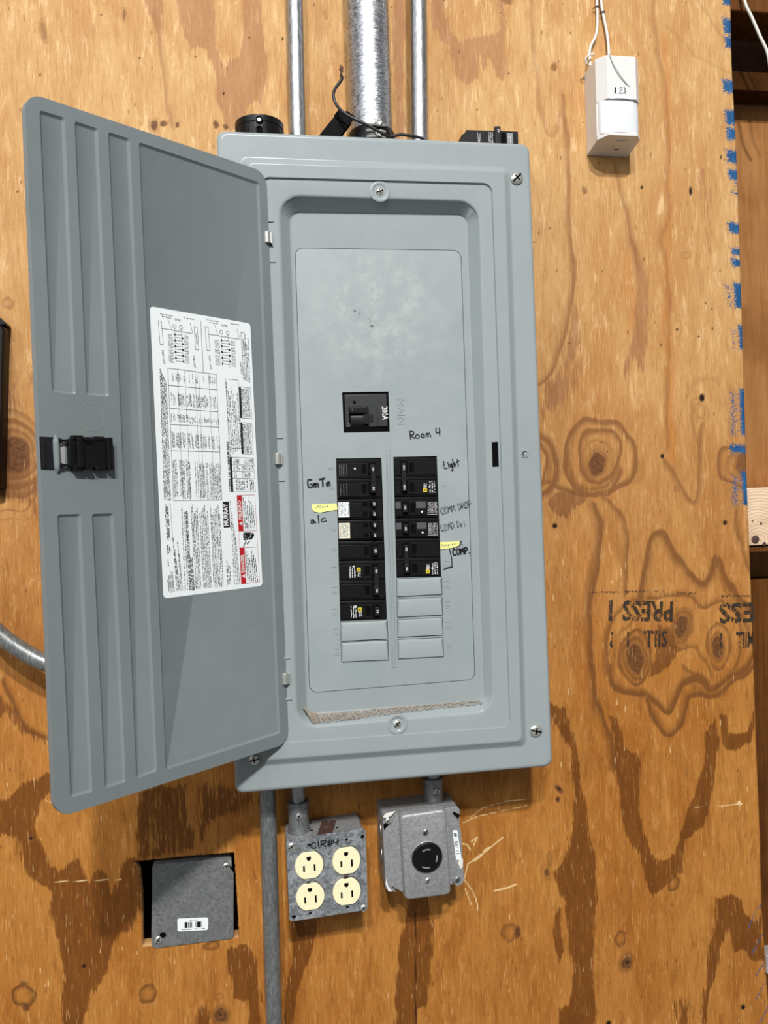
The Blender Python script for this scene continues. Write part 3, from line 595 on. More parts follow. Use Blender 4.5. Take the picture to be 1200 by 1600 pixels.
    # -- blue edge-seal paint
    for x0, y0, y1 in [(1126, -20, 8), (1127, 28, 53), (1129, 56, 75), (1126, 124, 145), (1130, 171, 195), (1132, 199, 219), (1132, 234, 255), (1135, 264, 282), (1146, 285, 290), (1143, 299, 305), (1135, 347, 365), (1140, 387, 399), (1140, 403, 417), (1144, 441, 482), (1151, 507, 547), (1153, 608, 680), (1137, 695, 708), (1156, 736, 789)]:
        xe = np.interp((y0 + y1) / 2, [p[1] for p in EDGE], [p[0] for p in EDGE]) + 6
        poly(blue, [(x0 + 2, y0), (xe, y0 + 2), (xe, y1 + 1), (x0 + 5, y1 - 1)], 4.2, 1.0, warp=False)
    for q in ([(1137, 609), (1154, 608), (1155, 682), (1137, 684)], [(1139, 742), (1158, 738), (1158, 792), (1140, 797)], [(1126, 440), (1146, 440), (1148, 484), (1136, 484)], [(1139, 508), (1152, 508), (1152, 548), (1142, 548)]): poly(blue, q, 5, .5, warp=False)
    for q in ([(1194, 1408), (1180, 1425), (1170, 1450)], [(1195, 1455), (1184, 1474), (1175, 1490)], [(1194, 1505), (1181, 1525)], [(1196, 1535), (1182, 1560)], [(1202, 1570), (1186, 1600)]): stroke(blue, q, 3.4, .52, warp=False)
    falloff = np.clip((.42 - Z) / .85 + wob(.0, 10, 9) , 0, 1); falloff = falloff * falloff * (3 - 2 * falloff)  # top-to-bottom mask of the painted light falloff

    # -- mesh: front grid with the sawn-out opening, 18 mm thick
    V = np.stack([X, np.zeros_like(X), Z], -1).reshape(-1, 3)
    hp = [(p.x, p.z) for p in HOLE]; cx = (X[:-1, :-1] + X[1:, 1:]) / 2; cz = (Z[:-1, :-1] + Z[1:, 1:]) / 2
    ins = np.zeros(cx.shape, bool)
    for i in range(len(hp)):
        a, b = hp[i], hp[(i + 1) % len(hp)]
        ins ^= ((a[1] > cz) != (b[1] > cz)) & (cx < (b[0] - a[0]) * (cz - a[1]) / (b[1] - a[1] + 1e-12) + a[0])
    keep = ~ins; jj, ii = np.nonzero(keep); q = jj * nx + ii
    Fq = np.stack([q, q + 1, q + 1 + nx, q + nx], 1)
    # boundary of the opening: snap to the saw line
    pad = np.pad(ins, 1); vi = pad[:-1, :-1] | pad[1:, :-1] | pad[:-1, 1:] | pad[1:, 1:]; va = pad[:-1, :-1] & pad[1:, :-1] & pad[:-1, 1:] & pad[1:, 1:]
    bj, bi = np.nonzero(vi & ~va); idx = bj * nx + bi
    bx, bz = V[idx, 0], V[idx, 2]; best = np.full(len(idx), 9.0); tx, tz = bx.copy(), bz.copy()
    for i in range(len(hp)):
        a, b = hp[i], hp[(i + 1) % len(hp)]; dx, dz = b[0] - a[0], b[1] - a[1]
        t = np.clip(((bx - a[0]) * dx + (bz - a[1]) * dz) / (dx * dx + dz * dz), 0, 1); x_, z_ = a[0] + t * dx, a[1] + t * dz
        d = np.hypot(bx - x_, bz - z_); m = d < best; best = np.where(m, d, best); tx = np.where(m, x_, tx); tz = np.where(m, z_, tz)
    rj = np.random.RandomState(3); V[idx, 0] = tx + rj.normal(0, .00025, len(idx)); V[idx, 2] = tz + rj.normal(0, .00025, len(idx))
    e = np.concatenate([Fq[:, [0, 1]], Fq[:, [1, 2]], Fq[:, [2, 3]], Fq[:, [3, 0]]]); key = np.sort(e, 1); code = key[:, 0] * (nx * nz) + key[:, 1]
    u, inv, cnt = np.unique(code, return_inverse=True, return_counts=True); bd = e[cnt[inv] == 1]
    nv = len(V); used = np.unique(bd); mp = np.zeros(nv, int); mp[used] = nv + np.arange(len(used))
    V2 = np.concatenate([V, V[used] + [0, .018, 0]]); Fs = np.stack([bd[:, 1], bd[:, 0], mp[bd[:, 0]], mp[bd[:, 1]]], 1)
    Fall = np.concatenate([Fq, Fs]); me = bpy.data.meshes.new('wall_back')
    me.vertices.add(len(V2)); me.vertices.foreach_set('co', V2.ravel()); me.loops.add(Fall.size); me.loops.foreach_set('vertex_index', Fall.ravel().astype(np.int32))
    me.polygons.add(len(Fall)); me.polygons.foreach_set('loop_start', np.arange(0, Fall.size, 4, dtype=np.int32)); me.polygons.foreach_set('loop_total', np.full(len(Fall), 4, np.int32))
    me.materials.append(M['ply']); me.materials.append(M['edge_ply']); mi = np.zeros(len(Fall), np.int32); mi[len(Fq):] = 1; me.polygons.foreach_set('material_index', mi)
    me.update(calc_edges=True)
    for nm, ch in (('wood_a', (dark, line, knot, pit)), ('wood_b', (blue, pale, orange, falloff))):
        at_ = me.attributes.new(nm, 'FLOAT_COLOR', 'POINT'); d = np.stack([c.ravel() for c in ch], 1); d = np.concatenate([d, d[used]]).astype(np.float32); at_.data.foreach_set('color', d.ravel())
    o = bpy.data.objects.new('wall_back', me); COL.objects.link(o); o['kind'] = 'structure'; o['label'] = 'knotty plywood sheet behind the grey panel'; ORG[o.name] = Vector((0, 0, 0)); return o
WALL = build_wall()
def struct(name, mb, mats, label=None, **k):
    o = part(name, mb, mats, **k); o['kind'] = 'structure'
    if label: o['label'] = label
    return o
# lettering stamped upside down across the sheet, beside the knots
mb = MB()
for t, (x1, y1), (x0, y0), h in [('ESS', (1178, 942), (1123, 944), .0262), ('PRESS', (1052, 941), (973, 939), .0262), ('I', (957, 939), (951, 939), .0262), ('MILL', (1178, 988), (1150, 988), .0215), ('I', (1128, 990), (1125, 990), .018), ('SILL', (1043, 986), (1006, 986), .0215), ('I', (983, 988), (980, 988), .020), ('?', (959, 988), (953, 988), .020)]:
    put_text(mb, t, at(x1, y1), at(x0, y0), h, FR, lift=.0004, bold=.03)
for (x1, y1), (x0, y0) in [((1172, 930), (1127, 929)), ((1086, 925), (1058, 925)), ((1030, 922), (924, 924))]: micro_line(mb, at(x1, y1), at(x0, y0), .0032, FR, lift=.0004)
part('stamped_lettering', mb, M['stamp'], WALL, 'black stamped letters upside down', fix=False)

# bay beside the sheet: recessed plywood, framing lumber and a dark opening
def rect(mb, x0, y0, x1, y1, Y, mi=0, t=.018):
    a = at(x0, y0, Y); b = at(x1, y1, Y); mb.box(min(a.x, b.x), max(a.x, b.x), Y, Y + t, min(a.z, b.z), max(a.z, b.z), mi)
XL = at(1100, 800, .12).x
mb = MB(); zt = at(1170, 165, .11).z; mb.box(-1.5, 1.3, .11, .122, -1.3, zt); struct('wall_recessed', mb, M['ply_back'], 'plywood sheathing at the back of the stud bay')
mb = MB(); mb.box(-1.5, 1.3, .60, .62, -1.3, 1.3); mb.box(1.3, 1.32, .018, .62, -1.3, 1.3); struct('wall_behind', mb, M['cavity'], 'boards far behind the opening, darkness of the unlit room painted in')
mb = MB(); a = at(1170, 18, .03); mb.box(.47, 1.3, .03, .10, a.z, a.z + .09); struct('trim_1', mb, M['lumber_dark'], 'rough header board across the top of the bay', bevel=.002)
mb = MB(); a = at(1170, 135, .109); mb.box(.40, 1.3, .07, .108, zt + .001, a.z); struct('trim_2', mb, M['ledge'], 'brown strip painted as the shadow band above the recessed sheet', bevel=.001)
mb = MB(); a = at(1185, 762, .02); b = at(1185, 852, .02); mb.box(.44, .80, .0185, .108, b.z, a.z); struct('trim_3', mb, M['pine'], 'pale pine block with a knot beside the sheet', bevel=.0015)
mb = MB(); a = at(1185, 853, .03); b = at(1185, 861, .03); mb.box(.44, .85, .022, .108, b.z, a.z - .0005); struct('trim_4', mb, M['lumber_dark'], 'dark strip under the pale pine block')
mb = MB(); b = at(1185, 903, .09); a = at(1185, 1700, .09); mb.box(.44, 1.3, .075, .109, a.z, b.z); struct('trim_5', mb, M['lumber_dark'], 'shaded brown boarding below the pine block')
mb = MB(); mb.box(.40, .438, .0185, .108, -1.3, 1.0); struct('trim_6', mb, M['lumber_dark'], 'stud behind the plywood edge')
# knots of the pine block
mb = MB()
for px, py, r in ((1180, 843, .006), (1189, 818, .0018), (1176, 814, .001), (1194, 850, .003)):
    c = at(px, py, .0185); mb.lathe(c + Vector((0, -.0004, 0)), (0, -1, 0), [(r, 0), (r * .8, .0004), (r * .3, .0002)], 16)
part('knot', mb, M['rust'], bpy.data.objects['trim_3'])
mb = MB(); a = at(1196, 1492, -.002); b = at(1230, 1516, -.002); mb.box(a.x, b.x, -.004, .02, b.z, a.z)
br = part('steel_bracket', mb, M['white_box'], bevel=.001); tag(br, 'small pale steel bracket at the lower right end of the plywood edge', 'bracket')

# ---------------------------------------------------------------- the load center
LC = thing('electrical_panel', 'large grey enamelled steel breaker panel with its door swung open, hung on the plywood wall', 'breaker panel', (0, 0, -.372))
def q4(pts, Y): return [at(x, y, Y) for x, y in pts]
COV = [(338, 203.3), (827.5, 224.5), (864, 1197.5), (367.5, 1240.7)]
c0 = q4(COV, -.095)
def setY(l, y): return [Vector((p.x, y, p.z)) for p in l]
L = [rq(setY(c0, -.084), .0095), rq(setY(c0, -.0925), .0095), rq(setY(inset(c0, .0008), -.0942), .0095), rq(setY(inset(c0, .0024), -.0955), .0093), rq(setY(inset(c0, .0042), -.0960), .009), rq(setY(inset(c0, .0055), -.0960), .009)]
s_out = [(377, 246), (797, 262), (822.5, 1166), (407, 1197)]; s_in = [(388, 254), (788, 268), (815, 1157), (415, 1187)]
L += [rq(inset(q4(s_out, -.0960), -.0014), .0075), rq(q4(s_out, -.0960), .007), rq(q4([(380, 248), (795, 264), (821, 1164), (409, 1195)], -.0968), .007), rq(q4([(386, 252.5), (789.5, 267), (816, 1158.5), (414, 1189)], -.1022), .006), rq(q4(s_in, -.103), .006), rq(inset(q4(s_in, -.103), .0014), .006)]
reb = [(406, 276), (769, 286), (798, 1136.5), (440, 1162)]
L += [rq(inset(q4(reb, -.103), -.0012), .0115), rq(q4(reb, -.103), .011), rq(inset(q4(reb, -.1005), .0016), .0095), rq(inset(q4(reb, -.1005), .0028), .009)]
w_out = [(434, 303), (750, 313), (773, 1113), (463, 1139)]
w_in = [(450, 330), (731, 334), (758, 1097), (478, 1118)]
L += [rq(inset(q4(w_out, -.1005), -.0012), .0245), rq(q4(w_out, -.1003), .024), rq(inset(q4(w_out, -.0995), .0018), .023), rq(inset(q4(w_out, -.0975), .0032), .021), rq(q4(w_in, -.0905), .0125), rq(inset(q4(w_in, -.089), .001), .0115), rq(inset(q4(w_in, -.0885), .0026), .010), rq(inset(q4(w_in, -.0885), .0040), .010)]
YD = -.0885
gro = [(460.5, 387), (720.5, 391), (742.5, 1062), (483.5, 1083)]
L += [rq(q4(gro, YD), .0095), rq(q4(gro, YD + .003), .0095)]
mb = MB().loops(L, cap1=False)
cover = part('cover_frame', mb, M['grey'], LC, smooth_a=50)
# slots, embosses and screws of the frame
mb = MB()
def seat_quad(pts, Y, t=.0012): return [at(x, y, Y) for x, y in pts]
mb.prism(q4([(768.5, 691), (778, 690.5), (779.5, 729), (769.5, 729.5)], -.1008), (0, .0004, 0))
part('latch_slot', mb, M['void'], cover)
mb = MB(); c = at(820, 709, -.0966); mb.lathe(c, FR, [(.0030, -.001), (.0030, .0004)], 20); part('screw_hole', mb, M['void'], cover)
mb = MB(); c = at(820, 709, -.0966); mb.lathe(c, FR, [(.0046, -.001), (.0046, .0003), (.0034, .0006), (.0031, .0002)], 24, caps=False); mb.lathe(c + Vector((.0006, -.0004, -.0004)), FR, [(.0026, 0), (.0016, .0003)], 20)
part('screw_hole_rim', mb, M['grey'], cover)
def screw(o, nrm, r, parent, name='screw', mat='steel', ang=.6, dome=.45, phil=True):
    mb = MB(); o = Vector(o); mb.lathe(o, nrm, [(r, 0), (r * .98, r * .15), (r * .8, r * dome * .75), (r * .45, r * dome), (.0001, r * dome * 1.05)], 24, caps=False)
    n = Vector(nrm).normalized(); u = n.cross(Vector((0, 0, 1)) if abs(n.z) < .9 else Vector((1, 0, 0))).normalized(); w = n.cross(u)
    d1 = u * math.cos(ang) + w * math.sin(ang); d2 = n.cross(d1)
    for a, b in ((d1, d2), (d2, d1))[:2 if phil else 1]:
        k = .85 if a is d1 else .5; bb = .12
        mb.prism([o + n * r * dome * .72 + a * r * k + b * r * bb, o + n * r * dome * .72 - a * r * k + b * r * bb, o + n * r * dome * .72 - a * r * k - b * r * bb, o + n * r * dome * .72 + a * r * k - b * r * bb], n * r * dome * .36, 1)
    return part(name, mb, [M[mat], M['void']], parent)
for (px, py), Y, r, an in [((807, 278.5), -.0966, .0076, .75), ((837, 1141.5), -.0966, .0076, -.25), ((397, 1187), -.0966, .006, .2)]:
    screw(at(px, py, Y), FR, r, cover, ang=an)
for (px, py), an, up in [((593.5, 299), .3, 1), ((621, 1131.5), .7, -1)]:
    c = at(px, py, -.1012)
    mb = MB(); pr = [(.0120, .0000), (.0110, .0004), (.0095, .0005), (.0080, .0001), (.0066, -.0012), (.0058, -.0016), (.0001, -.0016)]
    mb.lathe(c, FR, pr, 32, caps=False); part('screw_dimple', mb, M['grey'], cover)
    screw(c + Vector((0, .0012, 0)), FR, .0048, cover, ang=an)
# little hinge nubs pressed into the rebate
for px, py in ((423, 345), (426, 408), (438, 683), (441, 750), (449, 1028), (452, 1092)):
    mb = MB(); c = at(px, py, -.1012); mb.prism([c + Vector((-.004, 0, .0012)), c + Vector((.003, 0, .0014)), c + Vector((.003, 0, -.0014)), c + Vector((-.004, 0, -.0012))], (0, -.0006, 0))
    part('hinge_nub', mb, M['grey'], cover, bevel=.0005)
# enclosure behind the cover
ez1, ez0 = at(400, 214, -.09).z, at(600, 1222, -.09).z
mb = MB(); x0, x1 = c0[3].x + .012, c0[1].x - .010; zt_, zb_ = .3600, -.3600
mb.box(x0, x1, -.0845, -.0005, zb_, zt_); enc = part('enclosure', mb, M['grey'], LC, bevel=.0015)
mb = MB(); mb.box(x0 + .004, x1 - .004, -.087, -.0846, zb_ + .005, zt_ - .005); part('interior_shade_sheet', mb, M['void'], LC)  # black sheet standing in for the shade inside the panel
TOPZ = zt_

# dead front with three openings
g_in = rq(inset(q4(gro, YD), .0006), .009)
H_MAIN = [(534.5, 613), (607, 612), (609, 674.5), (537, 676)]
H_L = [(525, 716.5), (596, 715.5), (604.5, 967.5), (531.5, 971)]
H_R = [(614.5, 714), (682.5, 712.5), (689.5, 901), (619.5, 903)]
ex, ey = Vector((1, 0, 0)), Vector((0, 0, 1))
vs, fs = filled(g_in, [q4(h, YD) for h in (H_MAIN, H_L, H_R)], Vector((0, YD, 0)), ex, ey, FR, .0016)
mb = MB().add(vs, fs); dead = part('dead_front', mb, M['dead'], LC, 'flat inner plate around the breakers', smooth_a=20)
sn = M['dead'].node_tree
for nd in sn.nodes:
    if nd.type == 'VECT_MATH': nd.inputs[1].default_value = tuple(at(590, 490, YD) - ORG[dead.name])
# ridge between the columns
mb = MB()
for dx in (-3.2, 1.6):
    mb.prism([at(605.5 + dx, 700, YD), at(607.5 + dx, 700, YD), at(617 + dx, 1043, YD), at(615 + dx, 1043, YD)], (0, -.0011, 0))
part('ridge', mb, M['dead'], dead, bevel=.0005)
def plate(h, up=.0009):
    c = q4(h, YD); mb = MB(); mb.loops([setY(c, YD - .0001), setY(inset(c, .0003), YD - up * .45), setY([inset(c, .0026)[0], inset(c, .0026)[1], inset(c, .0008)[2], inset(c, .0008)[3]], YD - up * 1.9), ], cap1=True)
    mb.loops([setY(inset(c, -.0004), YD - .0001), setY(inset(c, -.0002), YD - .0002)], mi=1, cap1=True); return mb
LX = lambda y: (531.5 + (y - 971) * .031, 604.5 + (y - 967.5) * .031)
for y0, y1 in ((972.5, 1001.5), (1004, 1034)):
    a = LX(y0); b = LX(y1); part('filler_plate', plate([(a[0] + .3, y0), (a[1] + .3, y0 - 3.5), (b[1] + .5, y1 - 3), (b[0] + .5, y1 + .5)]), [M['grey'], M['void']], dead)
for y0, y1 in ((904.5, 932.5), (936, 964.5), (968, 996), (999.5, 1029.5)):
    a0 = 619.5 + (y0 - 904) * .023; a1 = 690 + (y0 - 904) * .024
    part('filler_plate', plate([(a0, y0), (a1, y0 - 3), (a1 + .7, y1 - 3.5), (a0 + .7, y1)]), [M['grey'], M['void']], dead)
# pressed numerals, reading downwards
mb = MB()
def press(t, px, py, h, ln):
    A = at(px, py - ln / 2, YD); B = at(px + .035 * ln, py + ln / 2, YD)
    vs, fs = text_geo(t); e = B - A; up = FR.cross(e).normalized() * h
    for lift in (.0005,): mb.add([A + e * x + up * y + FR * lift for x, y in vs], fs)
    bl = {}
    for f in fs:
        for i in range(len(f)):
            k = (f[i], f[(i + 1) % len(f)]); bl[k] = bl.get(k, 0) + 1
    b0 = len(mb.v)
    for a_, b_ in [k for k in bl if (k[1], k[0]) not in bl]:
        p = [A + e * vs[a_][0] + up * vs[a_][1], A + e * vs[b_][0] + up * vs[b_][1]]
        mb.quad(p[0] + FR * .0005, p[1] + FR * .0005, p[1] - FR * .0001, p[0] - FR * .0001)
def pressed(*a):
    global mb
    mb = MB(); press(*a); part('pressed_numeral', mb, M['grey'], dead, fix=False)
pressed('MAIN', 620, 643, .0085, 40)
for i, (n, y) in enumerate((('1', 731), ('3', 762), ('5', 794), ('7', 827), ('9', 858), ('11', 890), ('13', 922), ('15', 956), ('17', 987), ('19', 1019))): pressed(n, 513 + (y - 731) * .03, y, .0058, 4 if n == '1' else 11 if len(n) > 1 else 6)
for i, (n, y) in enumerate((('2', 728), ('4', 758), ('6', 790), ('8', 821), ('10', 852), ('12', 882), ('14', 913), ('16', 945), ('18', 977), ('20', 1010))): pressed(n, 689 + (y - 728) * .03, y, .0058, 12 if len(n) > 1 else 6)
# marker notes on the dead front
for t, A, B, h, w, mt, nm in [('Room 4', (641, 686), (690, 680), .0088, .0014, 'ink', 0), ('Light', (695, 733), (721, 727), .0090, .0014, 'ink', 0), ('GmTe', (481, 762), (519, 759), .0088, .0020, 'ink', 0), ('a/c', (486, 818), (512, 814), .0072, .0013, 'ink', 0),
                          ('COMM DROP', (690, 804), (738, 791), .0075, .0014, 'ink_faint', 0), ('LOAD Dri', (690, 830), (728, 822), .0075, .0014, 'ink_faint', 0), ('COMP.', (708, 868), (735, 864), .0074, .0017, 'ink', 0), ('AIR', (709, 857), (724, 851), .0050, .0010, 'ink', 0)]:
    mb = MB(); pen(mb, t, at(*A, YD), at(*B, YD), h, FR, w, lift=.0004)
    if t == 'COMP.': mb.ribbon([p + FR * .0004 for p in (at(702, 857, YD), at(705.5, 872, YD), at(706, 880, YD), at(706, 886, YD))], .0012, FR); mb.ribbon([p + FR * .0005 for p in (at(706.5, 885.5, YD), at(700, 887, YD), at(693.5, 889.5, YD))], .0015, FR)
    part('handwriting', mb, M[mt], dead, fix=False)
# chips in the paint
mb = MB()
for px, py, r in ((554, 485.5, .0016), (561.5, 490, .0013), (577, 498, .0009), (581.5, 509.5, .0026), (587, 504, .0008), (579, 502, .0007), (557, 487, .001)):
    c = at(px, py, YD) + FR * .0002; a0 = random.uniform(0, 6); mb.add([c + Vector((math.cos(a0 + k), 0, math.sin(a0 + k) * .7)) * r * random.uniform(.6, 1.1) for k in (0, .9, 1.8, 2.7, 3.6, 4.5, 5.4)], [tuple(range(7))])
part('paint_chip', mb, simple('chipped_primer', sr(104, 108, 98), .7, 0, .4, 900), dead)

# sawdust lying on the lower ledge of the well
mb = MB(); rr = random.Random(4)
lo = [at(478, 1112, -.0895), at(498, 1117, -.0895), at(560, 1112, -.0895), at(640, 1105, -.0895), at(757, 1095, -.0895)]
lo2 = [at(474, 1104, -.099), at(488, 1131, -.0990), at(560, 1126, -.0990), at(640, 1117, -.0990), at(752, 1105, -.0990)]
def lerp(P, t):
    t = min(max(t, 0), .9999) * (len(P) - 1); i = int(t); return P[i].lerp(P[i + 1], t - i)
for _ in range(15000):
    t = rr.random() ** 1.15; k = rr.random() ** (1.2 if t < .55 else 2.2); k = k * (1.0 if t < .3 else max(.55, 1.25 - t * .8)) + (.04 if t < .1 else -.02)
    if rr.random() < t * .45 + (.5 if k > .8 + .15 * math.sin(t * 31) else 0): continue
    p = lerp(lo, t).lerp(lerp(lo2, t), k); p.z += rr.uniform(.0001, .0014) ; p.y -= rr.uniform(0, .0008)
    s = rr.uniform(.0003, .0008); d = [Vector((rr.gauss(0, 1), rr.gauss(0, 1), rr.gauss(0, .6))).normalized() * s for _ in range(3)]
    mb.add([p + d[0] * 1.6, p + d[1], p + d[2], p - d[0]], [(0, 1, 2), (0, 2, 3), (0, 3, 1), (1, 3, 2)])
sd = part('sawdust', mb, M['grain'], fix=False, kind='stuff'); sd['label'] = 'pale sawdust drifted along the bottom ledge inside the panel'; sd['category'] = 'sawdust'

# ---------------------------------------------------------------- the door
T = .0012
def dq(pts, n=0.0): return [dr(x, y, n) for x, y in pts]
DO = [(38, 142), (416, 269), (452, 1161), (86, 1280)]
REC = {'big': [(217, 222), (405, 285), (437.5, 1146), (259, 1203)], 's3': [(169, 206), (203, 217), (245.5, 1205), (213, 1217)],
       's1a': [(61.5, 172), (101.5, 184), (118.5, 617), (81, 612)], 's1b': [(89.5, 804), (126.5, 803), (144.5, 1237.5), (110, 1247)],
       's2a': [(116.5, 189), (153, 201), (170, 620), (135, 617)], 's2b': [(143.5, 803), (177.5, 802), (196.5, 1222), (164, 1232)]}
o_ = HINGE
outer = rq(dq(DO), .016)
vs, fs = filled(rq(inset(dq(DO), .0002), .0158), [rq(dq(r), .0025, 4) for r in REC.values()], o_, DU, DV, DN, .0002)
mb = MB().add(vs, fs)
for r in REC.values():
    q = dq(r); mb.loops([rq(q, .0025, 4), [p - DN * .0003 for p in rq(inset(q, .0004), .0022, 4)], [p - DN * .0019 for p in rq(inset(q, .0020), .0014, 4)], [p - DN * .0022 for p in rq(inset(q, .0027), .0012, 4)]])
mb.loops([[p - DN * .0001 for p in rq(inset(dq(DO), .0002), .0158)], [p - DN * .0006 for p in outer], [p - DN * .0075 for p in outer], [p - DN * .0075 for p in rq(inset(dq(DO), .0014), .015)]], cap1=False)
mb.loops([[p - DN * .0031 for p in rq(inset(dq(DO), .0008), .0155)]], cap1=True)
door = part('door', mb, M['door'], LC, 'open sheet-steel door with ribbed inside face', smooth_a=38)
mb = MB(); c = dr(142, 652, 0)
rp = [c + (DU * math.cos(a) * .0125 + DV * math.sin(a) * .0125) for a in (2 * math.pi * k / 40 for k in range(41))]
mb.ribbon([p + DN * .0002 for p in rp], .0006, DN); part('knockout_ring', mb, M['hinge'], door, fix=False)
# latch
def DF(px, py): return Frame(dr(px, py), dr(px, py) - DU * .01, dr(px, py) + DV * .01, DN)   # x to the viewer's right is -DU? resolved below
f = Frame(dr(138, 709), dr(138, 709) + (-DU if (dr(160, 709) - dr(138, 709)).dot(DU) < 0 else DU) * .01, dr(138, 709) + DV * .01, DN)
wl = (dr(171, 709) - dr(105, 709)).length * 1000; hl = (dr(138, 684) - dr(138, 735)).length * 1000
mb = MB(); mb.fbox(f, -wl / 2, wl / 2, -hl / 2 + 2, hl / 2 - 2, 0, 5.5); mb.fbox(f, wl / 2 - 5, wl / 2 + .3, -hl / 2, hl / 2, 0, 8); mb.fbox(f, -wl / 2 + 3, -wl / 2 + 13, -hl / 2 - 1, -hl / 2 + 3, 0, 7); mb.fbox(f, -wl / 2 + 3, -wl / 2 + 13, hl / 2 - 3, hl / 2 + 1, 0, 7)
mb.fbox(f, wl / 2 - 17, wl / 2 - 7, hl / 2 - 3, hl / 2 + .6, 0, 7); mb.fbox(f, wl / 2 - 17, wl / 2 - 7, -hl / 2 - .6, -hl / 2 + 3, 0, 7); mb.fbox(f, -wl / 2 + 13, -wl / 2 + 20, -hl / 2 + .6, -hl / 2 + 4, 0, 9); mb.fbox(f, -wl / 2 + 13, -wl / 2 + 20, hl / 2 - 4, hl / 2 - .4, 0, 9)
mb.fbox(f, -wl / 2 + 6, -wl / 2 + 11, -hl / 2 + 2, hl / 2 - 2, 5, 10)
lat = part('latch', mb, M['black'], door, 'black plastic slide latch', bevel=.0006)
mb = MB()
for s in (-1, 1): mb.cyl(f.p(-wl / 2 - 8, s * (hl / 2 - 4), 3), f.p(-wl / 2 + 4, s * (hl / 2 - 4), 3), .0013, 12); mb.cyl(f.p(-wl / 2 - 8.5, s * (hl / 2 - 4), 3), f.p(-wl / 2 - 6, s * (hl / 2 - 4), 3), .002, 12)
part('latch_pin', mb, M['black'], lat)
mb = MB(); mb.fbox(f, -wl / 2 - 7, -wl / 2 - 2, -hl / 2 + 5.5, hl / 2 - 5.5, 0, .5); part('slot_edge', mb, simple('bare_grey_edge', sr(176, 180, 180), .5, .2), lat)
mb = MB(); mb.prism(dq([(61, 682), (83.5, 683), (85, 734), (63.5, 733)], .0002), DN * .0006); mb.prism(dq([(65, 686), (69, 686), (71, 731), (67, 731)], .0008), DN * .0006)
part('finger_pull', mb, M['black2'], door, 'dark grey finger pull recess at the free edge', bevel=.0003)
p0, p1 = dr(86, 679), dr(89.5, 741)
mb = MB(); k = 9; ll = []
for i in range(k):
    t = i / (k - 1); c = p0.lerp(p1, t); w = .0028 * math.sqrt(max(0, 1 - (2 * t - 1) ** 6)) + .0002; ll.append([c + DU * (w * math.cos(a)) + DN * (w * 1.5 * math.sin(a)) for a in (math.pi * j / 8 for j in range(9))])
mb.loops(ll, cap0=False, cap1=False, closed=False); part('pressed_lip', mb, M['door'], door, smooth_a=60)
# hinges
for px, py in ((417.5, 371), (434, 717), (445.5, 1060.5)):
    c = at(px, py, -.1035); mb = MB(); hh = .0063
    mb.lathe(c + Vector((0, 0, -hh)), (0, 0, 1), [(.0032, 0), (.0036, .0006), (.0036, hh * 2 - .0006), (.0032, hh * 2)], 16); mb.box(c.x, c.x + .005, c.y, c.y + .002, c.z - hh, c.z + hh * .9)
    part('hinge', mb, M['hinge'], LC, bevel=.0003)
mb = MB(); c = at(424, 376, -.102); mb.tube([c + Vector((0, 0, .006)), c + Vector((-.002, -.001, .002)), c + Vector((-.001, -.001, -.004)), c + Vector((.001, 0, -.006))], .0009, 8); part('hinge_spring', mb, M['void'], LC)

# printed label on the door; materials: film, fine print, bold print, red, white
LB = [(234, 478.5), (391, 505.5), (410, 915.5), (255.5, 935.5)]
lb = dq(LB, -.0022)
mb = MB(); mb.loops([rq(lb, .004, 5), [p + DN * .0003 for p in rq(inset(lb, .0001), .004, 5)]])
LN = -.0022 + .0003
def lp(px, py): return dr(px, py, LN)
def ltext(t, A, B, h, mi=2, bold=0.0): put_text(mb, t, lp(*A), lp(*B), h, DN, mi, .0002, bold)
def lmic(A, B, h, mi=1, fillr=.82): micro_line(mb, lp(*A), lp(*B), h, DN, mi, .0002, fillr)
def lquad(pts, mi, lift=.00015):
    mb.add([lp(*p) + DN * lift for p in pts], [tuple(range(len(pts)))], mi)
def lline(A, B, w=.0004, mi=1): mb.ribbon([lp(*A) + DN * .0002, lp(*B) + DN * .0002], w, DN, mi)
def lrect(pts, w=.0004, mi=1):
    for i in range(4): lline(pts[i], pts[(i + 1) % 4], w, mi)
